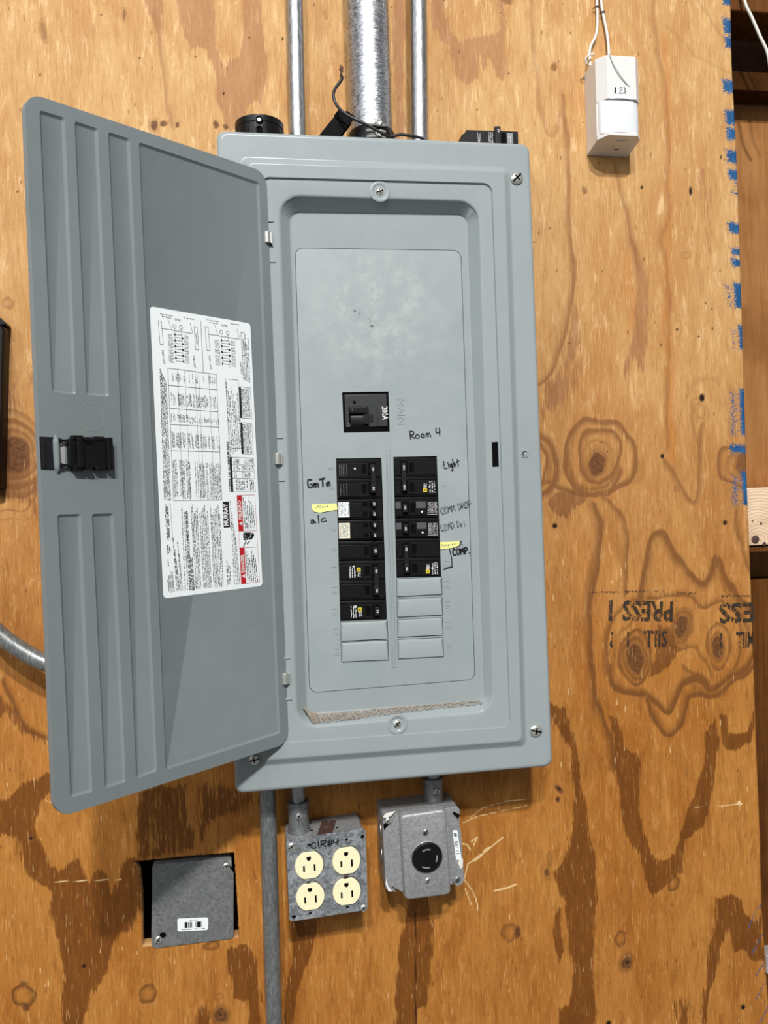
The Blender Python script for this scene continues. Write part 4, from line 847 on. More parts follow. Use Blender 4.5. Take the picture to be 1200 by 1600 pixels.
# two wiring diagrams
for ox, oy, ns in ((0, 0, 10), (73, 9, 9)):
    lrect([(247 + ox, 501 + oy), (252 + ox, 502 + oy), (255 + ox, 539 + oy), (250 + ox, 538 + oy)]); lrect([(303 + ox, 510 + oy), (308 + ox, 511 + oy), (310.5 + ox, 547 + oy), (305.5 + ox, 546 + oy)])
    lline((252 + ox, 513 + oy), (300 + ox, 521 + oy)); lline((297 + ox, 505 + oy), (301 + ox, 521 + oy)); lline((272.5 + ox, 512 + oy), (275 + ox, 565 + oy), .0003); lline((283 + ox, 514 + oy), (286 + ox, 566 + oy), .0003)
    for cx_, cy_ in ((272.5, 510), (282.5, 511.5)):
        p = lp(cx_ + ox, cy_ + oy); mb.ribbon([p + DN * .0002 + (DU * math.cos(a) + DV * math.sin(a)) * .002 for a in (k * .7 for k in range(10))], .0004, DN, 1)
    ltext('LINE', (273 + ox, 500 + oy), (282 + ox, 502 + oy), .0022, 1)
    for i in range(ns):
        y = 522.5 + i * 4.6 + oy; a, b = (273, 284.5) if i % 2 == 0 else (273.5, 284.8)
        lline((a + ox + i * .2, y), (b + ox + i * .2, y + 1.3), .0003)
        c = lp((a if i % 2 == 0 else b) + ox + i * .2, y + (0 if i % 2 == 0 else 1.3)) + DN * .00022; mb.add([c + (DU * math.cos(t) + DV * math.sin(t)) * .0011 for t in (k * math.pi / 4 for k in range(8))], [tuple(range(8))], 2)
        for k in range(2): lmic((262 + ox + i * .2, y + k * 2), (270 + ox + i * .2, y + 1 + k * 2), .0008); lmic((287 + ox + i * .2, y + 2 + k * 2), (294 + ox + i * .2, y + 3 + k * 2), .0008)
    ltext('NEUTRAL', (309 + ox, 538 + oy), (307 + ox, 520 + oy), .0018, 1); ltext('(OPT GRD)', (258 + ox, 568 + oy), (255 + ox, 547 + oy), .002, 1); ltext('(OPT GRD)', (306 + ox, 575 + oy), (303.5 + ox, 556 + oy), .002, 1)
    lmic((250 + ox, 491 + oy), (270 + ox, 495 + oy), .0012); lmic((253 + ox, 495 + oy), (267 + ox, 498 + oy), .0012); lmic((287 + ox, 497 + oy), (303 + ox, 500 + oy), .0012); lline((262 + ox, 498 + oy), (268 + ox, 516 + oy), .0003)
lline((313.5, 502), (317.5, 580), .0005)
for i in range(5): lmic((381 + i * 2.4, 594 + i), (378.5 + i * 2.4, 540 - (i * 9) % 25), .0012)
# column of notes at the left of the table
for i in range(6): lmic((257.5 + i * 1.9 + 0, 782), (250.5 + i * 1.9, 576 + i * 4), .0011)
# big table
lrect([(262, 575), (338, 585), (346.5, 781), (271, 782)], .0004)
for k, (y0, y1) in enumerate(((602, 609), (638, 643.5), (663, 667.5), (704, 706))): lline((263.2 + k * 1.6, y0), (339 + k * 1.5, y1))
for i, xx in enumerate((277, 288.5, 304.5, 310, 326)): lline((xx, 577 + i * 1.7), (xx + 9, 781), .0003)
for r_ in range(44):
    x_ = 265 + r_ * 1.72
    for y0, y1 in ((580, 598), (612, 636), (645, 660), (672, 700), (716, 778)):
        if random.random() < (.35 if y0 == 580 else .75):
            d = (x_ - 265) * .1; sh = (y0 - 580) * .042; lmic((x_ + sh + (y1 - y0) * .042, y1 + d * .6 - random.uniform(0, 4)), (x_ + sh, y0 + d + random.uniform(0, 5)), .0010, fillr=.75)
# wire notes beside it
lrect([(352, 592), (372, 594), (377.5, 700), (358, 701)], .0003)
for i in range(7): lmic((356.5 + i * 2.9 + 4, 712 - i * 2), (353.6 + i * 2.9, 596 + i * 3 + (i % 3) * 8), .0013, 2 if i in (1, 4) else 1)
ltext('COPPER OR ALUMINUM WIRE', (361.5, 768), (357, 690), .0028, 2, .02)
for y0, y1 in ((604, 653), (660, 709)):
    d = (y0 - 604) * .042; lquad([(373 + d, y0), (375.8 + d, y0 + .4), (378 + d, y1), (375 + d, y1)], 2); lrect([(376 + d, y0), (391 + d, y0 + 2), (393.5 + d, y1 + 1), (378 + d, y1)], .0003)
    for r_ in range(8): lmic((379.5 + d + r_ * 1.7, y1 - 1), (377.3 + d + r_ * 1.7, y0 + 3), .0011)
lquad([(358.5, 714), (362, 714.4), (364.5, 768), (361, 768)], 2); lrect([(358.5, 714), (396, 716), (399, 768), (361.5, 768.5)], .0003)
for a in (726, 736, 747): lline((362.5, a), (397.5, a + 1), .0003)
for r_ in range(13):
    for y0, y1 in ((717, 725), (728, 735), (738, 746), (749, 766)):
        if random.random() < .8: lmic((366 + r_ * 2.4 + (y1 - 714) * .045, y1), (365.6 + r_ * 2.4 + (y0 - 714) * .045, y0), .0014, 2 if random.random() < .4 else 1)
# lower text block
ltext('Indoor Load Center', (265.5, 840), (262.5, 790), .0042, 2, .02); lrect([(257.5, 787.5), (266, 787), (269.5, 842), (261.5, 843)], .0003)
ltext('Type 1', (266.5, 864), (265.3, 851), .0026, 2, .01); ltext('LC2040B1200', (269, 925), (266, 899), .0026, 2); ltext('LC2040B1200CU', (273, 924), (269.5, 892), .0026, 2)
lmic((264, 884), (263, 874), .0014); lmic((263, 866), (262.5, 852), .0014); lmic((264.5, 925), (263, 904), .0014)
for i in range(5): lmic((277 + i * 2.2, 923 - i * .3), (271 + i * 2.3, 840 + (i * 17) % 45), .0012)
ltext('SUITABLE FOR USE AS SERVICE EQUIPMENT WHEN MAIN', (299.5, 922), (293, 798), .0030, 2, .025); ltext('BREAKER IS INSTALLED.', (304, 922), (300.8, 870), .0030, 2, .025)
for i in range(2): lmic((290 + i * 4, 922), (284.5 + i * 4, 792 + i * 6), .0012)
lmic((303, 868), (299, 790), .0012)
for i in range(19):
    x_ = 307 + i * 2.35
    if i in (4, 11): continue
    lmic((x_, 920 - i * .2), (x_ - 6 + .1, 788 + (i * 13) % 17), .0012, 1, .85)
lquad([(347.5, 784), (357.5, 783.5), (359.5, 824), (349.5, 824.5)], 2); ltext('MURRAY', (356.7, 821.5), (355, 786.5), .0056, 4, .03)
for i in range(3): lmic((356.5 + i * 2.2, 914 - i * 2), (355 + i * 2.2, 876 + i * 4), .0015, 2 if i == 0 else 1)
for i in range(4): lmic((361.5 + i * 2.7 + 5.5, 913), (360 + i * 2.7, 782 + i * 18), .0011)
mbq = [(370, 774), (377.5, 773.5), (380.5, 829.5), (373, 830)]; lquad(mbq, 3); ltext('PELIGRO', (378, 811.5), (376, 782), .0040, 4, .03)
lquad([(374, 855.8), (382, 855.5), (384.5, 911.5), (376.8, 912.5)], 3); ltext('DANGER', (382.2, 894), (380.7, 866), .0042, 4, .03)
for x_, y_ in ((375.5, 818), (380, 900)):
    lquad([(x_ - 2.4, y_), (x_ + 2.8, y_ - 3.4), (x_ + 3.2, y_ + 3.2)], 4, .0002)
lrect([(370, 774), (398, 773), (405.5, 908.5), (377, 912.5)], .0003, 3); lline((373.3, 830), (400.5, 829), .0003, 3); lline((374.5, 856), (402, 854.5), .0003, 3)
for y0, y1, xo in ((777, 826, 0), (860, 908, 4)):
    for i in range(6): lmic((382.5 + i * 3 + xo + 1.5, y1), (380.5 + i * 3 + xo, y0 + (i % 3) * 6), .0015, 2 if i < 4 else 1, .88)
# shocked hand symbol
def lblob(pts): lquad(pts, 2)
lblob([(380, 832), (396, 832), (397, 837), (393, 843), (386, 843), (386, 838)])
for i in range(4): lblob([(379 + i * .3, 834.5 + i * 2.6), (389, 834.5 + i * 2.2), (389, 836.4 + i * 2.2), (380 + i * .3, 836.4 + i * 2.6)])
mb.ribbon([lp(*p) + DN * .0002 for p in ((380.5, 853.5), (384, 846), (386, 850), (390, 845.5))], .0011, DN, 2)
mb.ribbon([lp(*p) + DN * .0003 for p in ((388, 841), (392, 838), (391, 834.5), (395, 832))], .0007, DN, 4)
part('warning_label', mb, [M['paper'], M['print'], M['print_b'], M['red'], M['white_print']], door, 'white printed wiring and danger label', fix=False, smooth_a=20)

# ---------------------------------------------------------------- breakers
def frame4(pts, Y):
    """frame with origin at the lower left corner, millimetres"""
    c = q4(pts, Y)      # TL TR BR BL
    f = Frame(c[3], c[2], c[0], FR); f.w = ((c[2] - c[3]).length + (c[1] - c[0]).length) * 500; f.h = ((c[0] - c[3]).length + (c[1] - c[2]).length) * 500; return f
def ftext(mb, f, t, x0, y0, x1, y1, h, mi=0, z=0.0, bold=0.0): put_text(mb, t, f.p(x0, y0, z), f.p(x1, y1, z), h * .001, f.n, mi, .0002, bold)
def fquad(mb, f, x0, x1, y0, y1, z, mi=0): mb.quad(f.p(x0, y0, z), f.p(x1, y0, z), f.p(x1, y1, z), f.p(x0, y1, z), mi)
M['panel'] = simple('grey_button_panel', sr(78, 80, 82), .5)
PM = [M['white_print'], M['grey_print'], M['yellow_print'], M['lilac_print'], M['void'], M['panel']]
def prints(mb, f, x0, x1, y0, y1, z, rows, mi=1, down=True, h=.7):
    for i in range(rows):
        x = x0 + (x1 - x0) * (i + .5) / rows
        A, B = (f.p(x, y1, z), f.p(x, y0, z)) if down else (f.p(x, y0, z), f.p(x, y1, z)); micro_line(mb, A, B, h * .001, f.n, mi, .0001, .85)
def maker_mark(mb, f, x, y, z, flip=1):
    """yellow square with a small dark centre, beside blocks of fine white print"""
    s = 2.3
    fquad(mb, f, x - s, x + s, y - s, y + s, z + .05, 2); fquad(mb, f, x - .8, x + .8, y - .8, y + .8, z + .12, 4)
BW = 25.0
def pole(mb, f, y0, y1, flip, style):
    """moulded front of one pole"""
    W = f.w
    X = (lambda a: a) if not flip else (lambda a: W - a)
    def bx(a, b, c, d, z0, z1, mi=0): mb.fbox(f, min(X(a), X(b)), max(X(a), X(b)), c, d, z0, z1, mi)
    bx(.3, W - .3, y0 + .35, y1 - .35, -6, .4)
    bx(2.2, W - 1.0, y0 + 2.2, y1 - 4.4, .4, 1.7)
    bx(.5, W - .5, y1 - 3.6, y1 - 1.0, .4, .9)
def handle(mb, f, cx, cy, w, h, z=1.5, out=6.0, lean=1.2):
    P = f.p
    mb.prism([P(cx - w / 2, cy - h / 2, z), P(cx + w / 2, cy - h / 2, z), P(cx + w / 2 - .8 + lean, cy - h / 2, z + out), P(cx - w / 2 + .8 + lean, cy - h / 2, z + out)], P(0, cy + h / 2, 0) - P(0, cy - h / 2, 0))
def breaker(label, pts, poles, amp, side, marks, tandem=False, group='circuit breakers in the grey panel', paper=None):
    f = frame4(pts, YD + .0002); W, H = f.w, f.h; flip = side == 'L'
    X = (lambda a: a) if not flip else (lambda a: W - a)
    root = thing('circuit_breaker', label, 'breaker', f.p(W / 2, 0, -6), group)
    mb = MB(); ph = H / poles
    for k in range(poles): pole(mb, f, k * ph, (k + 1) * ph, flip, 0)
    mb.fbox(f, .1, W - .1, .05, H - .05, -7, -.5, 0)
    part('case', mb, M['black'], root, bevel=.0003)
    nh = poles * (2 if tandem else 1); hx = X(W * .775)
    for k in range(nh):
        hh = H / nh; cy = hh * (k + .5) - (.6 if not tandem else .2)
        mb = MB(); a = X(W * .60); fquad(mb, f, a - 2.9, a + 2.9, cy - hh * .23, cy + hh * .25, 1.78); fquad(mb, f, hx - 4.4, hx + 4.4, cy - hh * .33, cy + hh * .33, 1.76)
        part('handle_slot', mb, M['void'], root, fix=False)
        mb = MB(); s = 1 if not flip else -1; handle(mb, f, hx, cy, 6.6, min(hh * .52, 10), 1.5, 5.2, s * .8)
        hd = part('toggle_handle', mb, M['black2'] if not tandem else M['black'], root, bevel=.0005)
        mb = MB(); r = 1 if not flip else -1
        ftext(mb, f, str(amp), hx + s * .8 - 1.1 * r, cy + 2.0 * r, hx + s * .8 - 1.1 * r, cy - 2.0 * r, 2.3, 0, 6.75, .015) if len(str(amp)) < 3 else ftext(mb, f, str(amp), hx - .8 - 1.0 * r, cy + 2.6 * r, hx - .8 - 1.0 * r, cy - 2.6 * r, 2.2, 0, 6.75, .015)
        part('amp_rating', mb, M['white_print'], hd, fix=False)
    if poles == 2:
        mb = MB(); s = 1 if not flip else -1; mb.fbox(f, hx + s * .8 - 2.6, hx + s * .8 + 2.6, ph * .5 + 3.5, ph * 1.5 - 4.5, 4.2, 6.6); part('handle_tie', mb, M['black2'], root, 'bar tying the two toggles together', bevel=.0004)
    mb = MB()
    for m in marks: m(mb, f, X, W, H, ph)
    if mb.v: part('printed_marking', mb, PM, root, fix=False)
    if paper:
        mb = MB(); a, b = sorted((X(.8), X(W * .255))); mb.fbox(f, a, b, 2.6, H - 3.0, 1.6, 1.95, 0)
        for i in range(7): x = a + (b - a) * (i + .6) / 7.4; micro_line(mb, f.p(x, H - 4, 1.95), f.p(x, 4, 1.95), .0010, f.n, 1, .0001, .8)
        part('paper_label', mb, [M[paper], M['print_b']], root, fix=False)
    return root
Z0 = 1.75
def m_fine(k, mi=1, rows=4, x0=.02, x1=.24):
    return lambda mb, f, X, W, H, ph: prints(mb, f, *sorted((X(W * x0 + .8), X(W * x1))), k * ph + 3.2, k * ph + ph - 5.5, Z0, rows, mi)
def m_logo(k, xa=.42, dy=0):
    def g(mb, f, X, W, H, ph):
        y = k * ph + (ph * .52 if X(0) == 0 else ph * .26) + dy; x = X(W * xa); maker_mark(mb, f, x, y + 1.0, Z0); s = 1 if X(0) == 0 else -1
        prints(mb, f, x - 2.4, x + 2.0, (y - 7 if s > 0 else y + 3.6), (y - 1.6 if s > 0 else y + 9), Z0, 2, 0, h=1.4); 
        prints(mb, f, *sorted((x - s * 4.0, x - s * 12)), k * ph + 3.4, k * ph + ph - 5.5, Z0, 3, 0, h=1.5)
        fquad(mb, f, x - s * 5.5 - 1, x - s * 5.5 + 1, y + 4, y + 5.6, Z0 + .05, 0)
        if s < 0: fquad(mb, f, x - 1.9, x + 1.9, y + 3.6, y + 6.6, Z0 + .06, 3)
    return g
def m_dot(k, xa=.40, r=1.1, mi=0):
    def g(mb, f, X, W, H, ph):
        c = f.p(X(W * xa), k * ph + ph * .52, Z0 + .1); mb.add([c + (f.x * math.cos(t) + f.y * math.sin(t)) * r * .001 for t in (j * math.pi / 6 for j in range(12))], [tuple(range(12))], mi)
    return g
def m_afci(mb, f, X, W, H, ph):
    a, b = sorted((X(W * .04), X(W * .27))); 
    prints(mb, f, a, b, 4, H - 6, Z0, 7, 0, h=.95); fquad(mb, f, a, b, 2.6, 3.0, Z0 + .05, 0)
    a, b = sorted((X(W * .30), X(W * .52))); fquad(mb, f, a, b, H * .45, H - 5.2, Z0 + .03, 5); mm = (a + b) / 2
    c = f.p(mm + 1, H * .27, Z0 + .1); mb.add([c + (f.x * math.cos(t) + f.y * math.sin(t)) * .0012 for t in (j * math.pi / 6 for j in range(12))], [tuple(range(12))], 0)
    a, b = sorted((X(W * .87), X(W * .99))); fquad(mb, f, a, b, H * .45, H - 5.2, Z0 + .03, 5)
def LQ(y0, y1):
    a, b = 525 + (y0 - 716.5) * .0255, 596 + (y0 - 715.5) * .034; c, d = 525 + (y1 - 716.5) * .0255, 596 + (y1 - 715.5) * .034
    return [(a + .4, y0 + .4), (b - .4, y0 - 1.2), (d - .4, y1 - 2), (c + .4, y1 - .2)]
def RQ(y0, y1):
    a, b = 614.5 + (y0 - 714) * .0265, 682.5 + (y0 - 712.5) * .037; c, d = 614.5 + (y1 - 714) * .0265, 682.5 + (y1 - 712.5) * .037
    return [(a + .4, y0 + .4), (b - .4, y0 - 1), (d - .4, y1 - 1.6), (c + .4, y1 - .2)]
breaker('black two-pole breaker marked 30, top of the left column', LQ(718, 779.5), 2, 30, 'R', [m_fine(1, 1, 5), m_dot(1), m_fine(0, 1, 3)])
breaker('twin breaker with a faded white paper label, left column beside the upper sticky note', LQ(780.5, 812), 1, 20, 'R', [], True, paper='paper')
breaker('twin breaker with a cream printed paper label, left column beside the handwritten a/c', LQ(813, 845), 1, 20, 'R', [], True, paper='cream_paper')
breaker('plain black single breaker marked 20, left column just below the two paper labels', LQ(846, 876), 1, 20, 'R', [])
breaker('two-pole breaker marked 50 with yellow square print, left column second from bottom', LQ(877, 938), 2, 50, 'R', [m_logo(1)])
breaker('single breaker with yellow square print, lowest of the left column', LQ(939, 970.5), 1, 30, 'R', [m_logo(0)])
breaker('two-pole breaker marked 100, top of the right column beside the word Light', RQ(715, 776), 2, 100, 'L', [m_logo(0, .30)])
breaker('single breaker with grey button panels, right column, upper of that pair', RQ(777, 809), 1, 20, 'L', [m_afci])
breaker('single breaker with grey button panels, right column, lower of that pair', RQ(810, 841), 1, 20, 'L', [m_afci])
breaker('two-pole breaker marked 50, bottom of the right column beside the COMP. note', RQ(842, 903), 2, 50, 'L', [m_logo(0, .30)])

# main breaker
f = frame4([(535.5, 614), (606.5, 613), (608.5, 673.5), (538, 675)], YD + .0004); W, H = f.w, f.h
root = thing('main_breaker', 'square charcoal main breaker marked 200A above the two breaker columns', 'breaker', f.p(W / 2, 0, -6))
mb = MB(); mb.fbox(f, -.2, W + .2, -.2, H + .2, -8, -3); part('recess', mb, M['void'], root)
mb = MB(); mb.fbox(f, 1.8, W - 1.8, 5.2, H - 1.8, -3, .2); part('case', mb, M['main'], root, bevel=.0008)
mb = MB(); mb.fbox(f, W * .745, W - 2.2, 5.6, H * .66, .1, .9); pl = part('rating_plate', mb, M['main'], root, bevel=.0004)
mb = MB(); ftext(mb, f, '200A', W * .85, H * .63, W * .85, H * .29, 6.6, 0, .9, .012); part('rating_text', mb, M['white_print'], pl, fix=False)
mb = MB(); fquad(mb, f, W * .11, W * .55, H * .13, H * .64, .26); fquad(mb, f, W * .57, W * .64, H * .26, H * .44, .27); c = f.p(W * .245, H * .755, .3)
mb.add([c + (f.x * math.cos(t) + f.y * math.sin(t)) * .0020 for t in (j * math.pi / 8 for j in range(16))], [tuple(range(16))]); fquad(mb, f, W * .738, W * .745, 5.6, H * .66, .25)
part('handle_slot', mb, M['void'], root, fix=False)
mb = MB(); P = f.p; x0, x1 = W * .125, W * .50
mb.prism([P(x0, H * .44, .2), P(x0, H * .47, 5.5), P(x0, H * .61, 6.2), P(x0, H * .635, .2)], P(x1, 0, 0) - P(x0, 0, 0)); mb.fbox(f, W * .42, W * .53, H * .19, H * .64, .2, 3.2)
sl = []
for i in range(9):
    a = math.pi * i / 8; sl.append(P(x0 + 1 , H * .30 + math.cos(a) * H * .145, .2 + math.sin(a) * 2.2))
mb.prism(sl, P(x1 - 1, 0, 0) - P(x0 + 1, 0, 0)); mb.fbox(f, W * .57, W * .635, H * .25, H * .45, .2, 1.2)
part('toggle_handle', mb, M['black2'], root, 'large toggle handle', bevel=.0005)
mb = MB(); mb.ribbon([f.p(W * .1 + 1.8 * math.cos(t), H * .175 + 1.8 * math.sin(t), .4) for t in (k * .5 for k in range(14))], .0004, f.n); prints(mb, f, W * .13, W * .2, H * .5, H * .6, 6.3, 2, 1); part('moulded_mark', mb, [M['grey_print']] * 2, root, fix=False)

# sticky notes
def note(label, pts, txt, A, B, h):
    a = q4(pts, YD - .0007); mb = MB(); mb.loops([[p for p in a], [p + Vector((0, -.0004, 0)) for p in a]])
    o = part('sticky_note', mb, M['note']); tag(o, label, 'sticky note')
    mb = MB(); pen(mb, txt, at(*A, YD - .0012), at(*B, YD - .0012), h, FR, .0004, lift=.0002); part('handwriting', mb, M['grey_print'], o, fix=False)
note('torn yellow sticky strip left of the breakers, between Gate and a/c', [(486.5, 788), (526, 786.5), (527.5, 796.5), (516, 798), (500, 801), (491, 799.5), (488, 796)], 'CKaneR', (493, 793.5), (513, 791.5), .0026) if False else None
note('torn yellow sticky strip left of the breakers, above the handwritten a/c', [(486.5, 788), (526, 786.5), (527.5, 796.5), (516, 798), (500, 801), (491, 799.5), (488, 796)], 'rRCane', (493, 794), (514, 792), .0026)
note('yellow sticky strip right of the breakers, above the handwritten COMP.', [(687.5, 847), (718.5, 846), (717, 852.5), (706, 856), (688, 858.5)], 'Compresr', (690, 854), (715, 850.5), .0028)

# ---------------------------------------------------------------- things on top of the panel
zt = TOPZ
def on_top(px, py, yy): p = at(px, py, yy); return p
# round black bushing
c = at(405, 190, -.055); r = (at(443, 190, -.055).x - at(367, 190, -.055).x) / 2
ztop = at(405, 178.5, -.055 - r).z
cc = Vector((c.x, -.055, zt + .0004)); h = ztop - zt
root = thing('conduit_bushing', 'round black plastic bushing lying on top of the panel at its left end', 'bushing', cc, 'black bushings on top of the panel')
mb = MB(); mb.lathe(cc, (0, 0, 1), [(r * .97, 0), (r * .97, h * .80), (r, h * .82), (r, h), (r * .86, h), (r * .84, h * .5), (r * .84, 0)], 56, caps=False)
for k in range(18):
    a = 2 * math.pi * k / 18; d = Vector((math.cos(a), math.sin(a), 0)); w = Vector((-d.y, d.x, 0)) * .0011
    mb.prism([cc + d * r * .95 + w, cc + d * r * 1.0 + w, cc + d * r * 1.0 - w, cc + d * r * .95 - w], (0, 0, h * .8))
part('ring', mb, M['black'], root, smooth_a=30)
for i, (px, py, rr_) in enumerate(((405, 186.3, .0042), (405, 202, .0042))):
    p = at(px, py, -.055 - r - .0004); mb = MB(); mb.lathe(p + Vector((0, .0025, 0)), FR, [(rr_, 0), (rr_, .003), (rr_ * .72, .0036), (rr_ * .66, .001)], 20, caps=False); part('screw_boss', mb, M['black'], root)
    mb = MB(); mb.lathe(p + Vector((0, .0012, 0)), FR, [(rr_ * .6, 0), (rr_ * .5, .0008), (.0001, .001)], 16); part('set_screw', mb, M['hinge'] if i == 0 else M['void'], root)
# conduits rising above the panel
def conduit(label, pts, r, mat='pipe', n=28, name='conduit', group=None):
    mb = MB(); mb.tube(pts, r, n); o = part(name, mb, M[mat], smooth_a=60); tag(o, label, 'conduit', group); return o
def vpipe(label, xa, xb, wpx, Y, mat='pipe', ztop=None, z0=None):
    """vertical pipe through image points xa=(x,y), xb=(x,y)"""
    a = at(*xa, Y); b = at(*xb, Y); d = (a - b); r = (at(xa[0] + wpx / 2, xa[1], Y).x - at(xa[0] - wpx / 2, xa[1], Y).x) / 2
    za = a.z + .25 if ztop is None else ztop; zb = b.z if z0 is None else z0
    P = lambda z: b + d * ((z - b.z) / d.z)
    return [P(zb), P(zb + (za - zb) * .5), P(za)], r
p, r1 = vpipe('', (460.5, 10), (461.5 + 1.5 + 2, 200), 25.5, -.045, z0=zt + .0004); conduit('slim steel conduit rising from the panel top, left of the thick one', p, r1)
p, r2 = vpipe('', (573.5, 10), (579.5, 185), 64, -.045, z0=zt + .0004); conduit('thick scratched steel conduit rising from the middle of the panel top', p, r2, mat='pipe_big', n=48)
big_base = p[0]
p, r3 = vpipe('', (654, 10), (656, 200), 25, -.045, z0=zt + .0004); conduit('slim steel conduit rising from the panel top, right of the thick one', p, r3)
# bushing around the thick conduit, with a ribbed metal strip
cc = Vector((big_base.x, -.045, zt + .0006)); ro = r2 * 1.13; h = at(580, 193, -.045 - ro).z - zt
root = thing('conduit_bushing', 'black plastic bushing around the base of the thick conduit', 'bushing', cc, 'black bushings on top of the panel')
mb = MB(); mb.lathe(cc, (0, 0, 1), [(r2 * 1.01, 0), (ro, 0), (ro, h * .78), (ro * .985, h * .92), (ro * .95, h), (r2 * 1.01, h)], 56, caps=False); part('ring', mb, M['black'], root, smooth_a=35)
mb = MB()
for z_ in (.55, .74, .93): mb.tube([cc + Vector((math.sin(a) * ro * 1.02, -math.cos(a) * ro * 1.02, h * z_ + .001)) for a in (k * .1 - .35 for k in range(9))], .0016, 8)
part('metal_lug', mb, M['steel'], root)
for z_ in (.66, 1.0):
    mb = MB(); q = cc + Vector((.004, -ro * 1.03, h * z_)); mb.lathe(q, FR, [(.0048, 0), (.0048, .002), (.0036, .0034), (.002, .0026), (.0001, .0026)], 6); part('lug_screw', mb, M['steel'], root, bevel=.0003)
# black plastic end leaning there, and the cut cable
YT = -.070
a = at(495, 212, YT); c = [at(496, 214, YT), at(529, 173, YT), at(551, 188, YT), at(530, 216, YT)]; dn = Vector((0, .010, 0))
root = thing('plastic_tab', 'flat black plastic piece leaning on the panel top, left of the thick conduit', 'plastic piece', at(515, 214, YT))
zlo = zt + .0006
for i in (0, 3): c[i] = c[i] + (c[1 if i == 0 else 2] - c[i]) * ((zlo - c[i].z) / (c[1 if i == 0 else 2].z - c[i].z))
mb = MB(); mb.prism(c, dn); e = (c[2] - c[1]); u = (c[1] - c[0]).normalized()
part('body', mb, M['matte'], root, bevel=.0012)
mb = MB(); mb.prism([c[1] - u * .009 - e * .03, c[1] + u * .0004 - e * .03, c[2] + u * .0004 + e * .03, c[2] - u * .009 + e * .03], Vector((0, -.0018, 0)))
mb.prism([c[1] + e * .35, c[1] + e * .35 + u * .006, c[1] + e * .95 + u * .006, c[1] + e * .95], dn * .7)
part('ribbed_end', mb, M['matte'], root, bevel=.0005)
pts = smooth([at(533, 118, -.072), at(534, 124, -.074), at(524, 138, -.076), at(521, 150, -.078), at(526, 164, -.080), at(537, 176, -.084), at(554, 186, -.087), at(575, 196, -.088), at(598, 209, -.088), at(612, 216, -.086)], 8)
root = thing('cut_cable', 'thin black cable curling up with a frayed end, left of the thick conduit', 'cable', pts[-1])
mb = MB(); mb.tube(pts, .0018, 12); part('jacket', mb, M['rubber'], root, smooth_a=60)
mb = MB(); e0 = pts[0]
for dx, dz in ((.000, .013), (.0016, .012), (-.0008, .010), (.0014, .007)):
    mb.tube([e0, e0 + Vector((dx * .4, -.0004, dz * .35)), e0 + Vector((dx * 1.4, 0, dz * .7)), e0 + Vector((dx, .0005, dz))], [.0011, .0006, .0010, .0004], 6)
part('frayed_strand', mb, simple('dark_copper', sr(64, 30, 22), .5, .3), root, smooth_a=60)
mb = MB(); mb.tube([at(610, 214, -.088) + Vector((0, 0, .0)), at(626, 210, -.087), at(640, 212, -.087), at(652, 214, -.086), at(662, 217, -.086)], .0017, 10); root2 = part('black_wire', mb, M['rubber'], smooth_a=60); tag(root2, 'short black wire lying along the panel top by the right slim conduit', 'wire')
# spare breaker lying on the panel
f = Frame(at(722, 220, -.078), at(808, 223, -.078), at(722, 200, -.078), FR); W = (at(808.5, 223, -.078) - at(720.5, 220, -.078)).length * 1000; z0 = (zt + .0006 - f.o.z) * 1000; H = (at(765, 203.5, -.078).z - zt) * 1000 - .6
f.o = Vector((f.o.x, f.o.y, zt + .0006)); f.x = Vector((f.x.x, 0, 0)).normalized(); f.y = Vector((0, 0, 1))
root = thing('circuit_breaker', 'loose black single breaker lying on top of the panel', 'breaker', f.p(W / 2, 0, -30))
mb = MB(); P = f.p; mb.prism([P(0, 0, 0), P(W, 0, 0), P(W, H, 0), P(W * .08, H - .6, 0), P(W * .075, H - 3.5, 0), P(0, H - 6.5, 0)], P(0, 0, -55) - P(0, 0, 0)); mb.fbox(f, W * .14, W * .9, 1.0, H - 1.2, 0, 1.5); part('case', mb, M['black'], root, bevel=.0004)
mb = MB(); mb.fbox(f, W * .56, W * .665, .8, H + 2.6, 1.4, 6.5); hd = part('toggle_handle', mb, M['black2'], root, bevel=.0012)
mb = MB(); fquad(mb, f, W * .69, W * .775, 2.0, H - 3, 1.65, 4); fquad(mb, f, W * .155, W * .24, 3.0, 10, 1.6, 2); fquad(mb, f, W * .185, W * .21, 5.5, 7.5, 1.68, 4); prints(mb, f, W * .26, W * .33, 3, H - 4, 1.6, 3, 0, h=.9); prints(mb, f, W * .45, W * .54, 3, H - 3, 1.6, 3, 0, h=1.0); fquad(mb, f, W * .79, W * .9, 3.0, H - 3, 1.6, 1); prints(mb, f, W * .8, W * .86, 4, H - 5, 1.7, 2, 0, h=1.2)
part('printed_marking', mb, PM, root, fix=False)
mb = MB(); ftext(mb, f, '20', W * .605, H - 1, W * .605, H - 5, 2.4, 0, 6.55, .01); part('amp_rating', mb, M['white_print'], hd, fix=False)

